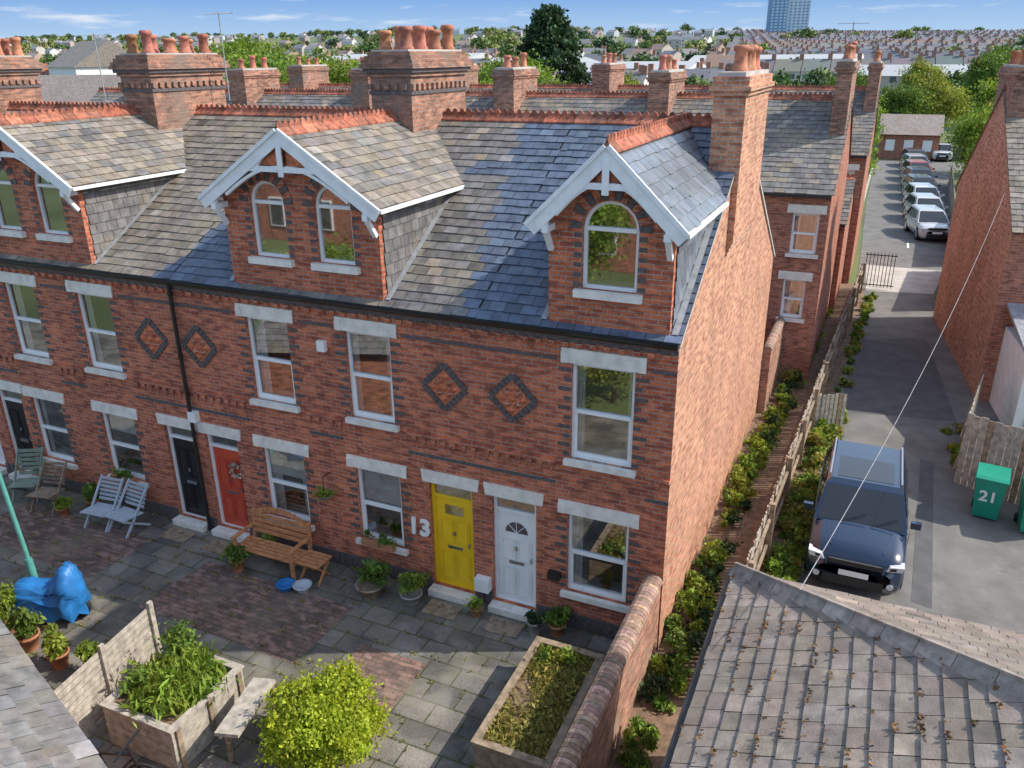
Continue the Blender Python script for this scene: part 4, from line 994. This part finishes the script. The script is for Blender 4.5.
# ------------------------------------------------------------------ distant town
mTown=M('town_wall',(1,1,1),.9,.2,.06,0,attr=True); mTownR=M('town_roof',(1,1,1),.9,.2,.1,0,attr=True)
tb=MB()
def hs(x,y,a,w,d,h,rise,wc,rc,chim=True):
    z=terr(x,y)-1; ca,sa=math.cos(a),math.sin(a)
    T=lambda u,v,k:(x+u*ca-v*sa,y+u*sa+v*ca,z+k)
    hw,hd=w/2,d/2; h+=1
    hz=min(.6,max(0,(y-200)/1600)); wc=tuple(c*(1-hz)+f*hz for c,f in zip(wc,(.42,.46,.5))); rc=tuple(c*(1-hz)+f*hz for c,f in zip(rc,(.28,.32,.38)))  # bluish haze blended into wall and roof colours with distance
    c=[(-hw,-hd),(hw,-hd),(hw,hd),(-hw,hd)]
    for i in range(4):
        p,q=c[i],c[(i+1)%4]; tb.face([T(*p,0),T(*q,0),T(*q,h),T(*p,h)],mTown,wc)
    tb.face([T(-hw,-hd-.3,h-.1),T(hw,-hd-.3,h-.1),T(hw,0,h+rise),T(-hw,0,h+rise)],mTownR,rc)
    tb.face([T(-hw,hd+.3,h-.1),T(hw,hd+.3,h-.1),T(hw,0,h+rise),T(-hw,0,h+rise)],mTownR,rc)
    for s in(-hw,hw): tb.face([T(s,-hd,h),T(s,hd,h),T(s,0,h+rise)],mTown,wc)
    if y<700:
        for u in(-hw*.5,hw*.45):
            for k in(1.0,3.6):
                if k+1.3<h: tb.face([T(u-.6,-hd-.03,k+1),T(u+.6,-hd-.03,k+1),T(u+.6,-hd-.03,k+2.2),T(u-.6,-hd-.03,k+2.2)],mTown,(.12,.13,.14))
    if chim: 
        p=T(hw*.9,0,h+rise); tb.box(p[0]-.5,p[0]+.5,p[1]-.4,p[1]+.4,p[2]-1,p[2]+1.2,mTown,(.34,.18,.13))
wcs=[(.40,.22,.17),(.42,.26,.2),(.6,.58,.54),(.7,.69,.66),(.5,.42,.36),(.36,.2,.15),(.58,.54,.48)]
rcs=[(.16,.16,.18),(.19,.18,.18),(.14,.15,.17),(.26,.17,.13),(.22,.2,.19)]
y=215
while y<1250:
    q=-.17; x0=y*q
    a=rnd(-.15,.1)+.12; x=x0; xe=y*.6; rowc=random.choice(wcs); rowr=random.choice(rcs)
    while x<xe:
        if random.random()<.07: x+=rnd(6,22); rowc=random.choice(wcs); rowr=random.choice(rcs); continue
        wc=rowc if random.random()<.7 else random.choice(wcs); g=rnd(.8,1.15)
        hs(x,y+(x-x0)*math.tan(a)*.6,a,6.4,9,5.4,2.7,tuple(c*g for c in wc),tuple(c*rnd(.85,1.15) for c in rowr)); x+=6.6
    y+=rnd(28,40)*(1 if y<600 else 1.3)
for k in range(520):
    y=130+1350*random.random()**1.3; x=y*rnd(-1.6,-.15)
    hs(x,y,rnd(-.5,.5),rnd(7,14),rnd(8,10),rnd(4.5,6.5) if y>200 else 4.6,2.8 if y>200 else 2,random.choice(wcs),random.choice(rcs))
for (x,y,w,d,h,c) in((-60,190,40,22,6,(.6,.61,.62)),(-105,230,50,25,7,(.45,.5,.55)),(-30,240,45,20,7,(.65,.65,.65)),(-160,260,60,30,8,(.5,.5,.5)),(12,190,40,15,5,(.5,.45,.4))):
    hs(x,y,rnd(-.2,.2),w,d,h,2,c,(.42,.44,.46),False)
tb.build('distant_town')
e=E('rendered_house',(-83,62,0),-.4); 
b=MB(); b.box(-5,5,-4,4,0,8.8,mWhiteR); b.prism([(-4.3,8.8),(4.3,8.8),(0,11.6)],0,-5.2,5.2,mSlateO)
for u in(-3,0,3):
    for z in(3.2,6.3): b.box(u-.6,u+.6,-4.03,-4.001,z,z+1.4,mBlue)
b.build('walls_and_roof',e)
for (x,y,a) in((-70,50,.2),(-96,60,.1),(-75,80,.0),(-60,44,.1),(-110,75,.3)):
    block_e=E('brick_house',(x,y,0),a); b=MB(); b.box(-6,6,-4,4,0,5.6,mRear); b.prism([(-4.4,5.6),(4.4,5.6),(0,8.2)],0,-6.2,6.2,mTile); b.box(5,5.9,-.5,.5,6,9.2,mRear)
    for u in(-4,-1,2,4.6): b.box(u-.5,u+.5,-4.03,-4.001,3.2,4.4,mWhite)
    b.build('walls_and_roof',block_e)
e=E('brick_house',(4.0,80,0),0); b=MB(); b.box(-2.6,2.6,-3,4,0,2.3,mRear); b.prism([(-3.4,2.3),(4.4,2.3),(.5,3.9)],0,-2.8,2.8,mTile)
for u in(-1.6,0,1.6): b.box(u-.4,u+.4,-3.03,-3.001,.8,1.8,mWhite)
b.build('walls_and_roof',e)
e=E('tower_block',(-107,900,14),.25); b=MB(); mTw=M('tower_cladding',(.14,.28,.46),.5,.5,.1,0); mTw2=M('tower_panel',(.5,.6,.68),.5,.5,.1,0)
b.box(-19,-2,-9,9,0,62,mTw); b.box(-2,19,-8,10,0,58,mTw2)
for k in range(22):
    z=2+k*2.7
    if z<60:
        for u in(-17,-13,-9,-5): b.box(u,u+2.4,-9.1,-9.01,z,z+1.4,mTw2)
        if z<56:
            for u in(0,4,8,12,15.5): b.box(u,u+2.2,-8.1,-8.01,z,z+1.4,mTw)
b.build('tower_body',e)
# ------------------------------------------------------------------ light, world, camera
sd=Vector((1.0,.45,1.0)).normalized(); az=math.atan2(sd.x,sd.y); el=math.asin(sd.z)
sl_=bpy.data.lights.new('sun','SUN'); sl_.energy=5.0; sl_.angle=math.radians(.5); sl_.color=(1,.93,.81)
so=bpy.data.objects.new('sun',sl_); COL.objects.link(so); so.rotation_euler=sd.to_track_quat('Z','Y').to_euler()
w=bpy.data.worlds.new('World'); scene.world=w; w.use_nodes=True; nt=w.node_tree
bg=nt.nodes['Background']; sky=N(nt,'ShaderNodeTexSky'); sky.sky_type='NISHITA'; sky.sun_disc=False; sky.sun_elevation=el; sky.sun_rotation=az
sky.air_density=1.0; sky.dust_density=.6; sky.ozone_density=1.2
tc=N(nt,'ShaderNodeTexCoord'); sx=N(nt,'ShaderNodeSeparateXYZ'); L(nt,tc.outputs['Generated'],sx.inputs[0])
hi=mixc(nt,1,sky.outputs[0],(2.75,2.4,2.0),'MULTIPLY')
lowc=ramp(nt,sx.outputs[2],.0,.065,(3.6,4.8,6.0),(1.35,2.75,5.3))
col=mixc(nt,ramp(nt,sx.outputs[2],.1,.35),lowc,hi)
mp=N(nt,'ShaderNodeMapping'); mp.inputs['Scale'].default_value=(5,5,40); L(nt,tc.outputs['Generated'],mp.inputs[0])
cn=noise(nt,1.6,5,mp.outputs[0],.6); cf=ramp(nt,cn,.57,.75,(0,0,0),(.75,.75,.75))
L(nt,mixc(nt,cf,col,(6.0,6.2,6.5)),bg.inputs[0]); bg.inputs[1].default_value=.15
f,pitch,yaw,roll=815.7,math.radians(21.936),math.radians(24.243),math.radians(-.585)
F_=Vector((-math.sin(yaw)*math.cos(pitch),math.cos(yaw)*math.cos(pitch),-math.sin(pitch)))
R_=Vector((math.cos(yaw),math.sin(yaw),0)); U_=R_.cross(F_)
R2=R_*math.cos(roll)+U_*math.sin(roll); U2=-R_*math.sin(roll)+U_*math.cos(roll)
cam=bpy.data.cameras.new('camera'); co=bpy.data.objects.new('camera',cam); COL.objects.link(co)
cam.sensor_width=36; cam.lens=36*f/1024; cam.clip_end=9000; cam.clip_start=.1
m=Matrix((( R2.x,U2.x,-F_.x,2.404),(R2.y,U2.y,-F_.y,-11.368),(R2.z,U2.z,-F_.z,9.562),(0,0,0,1))); co.matrix_world=m
scene.camera=co
scene.view_settings.view_transform='Standard'; scene.view_settings.look='None'; scene.view_settings.exposure=0
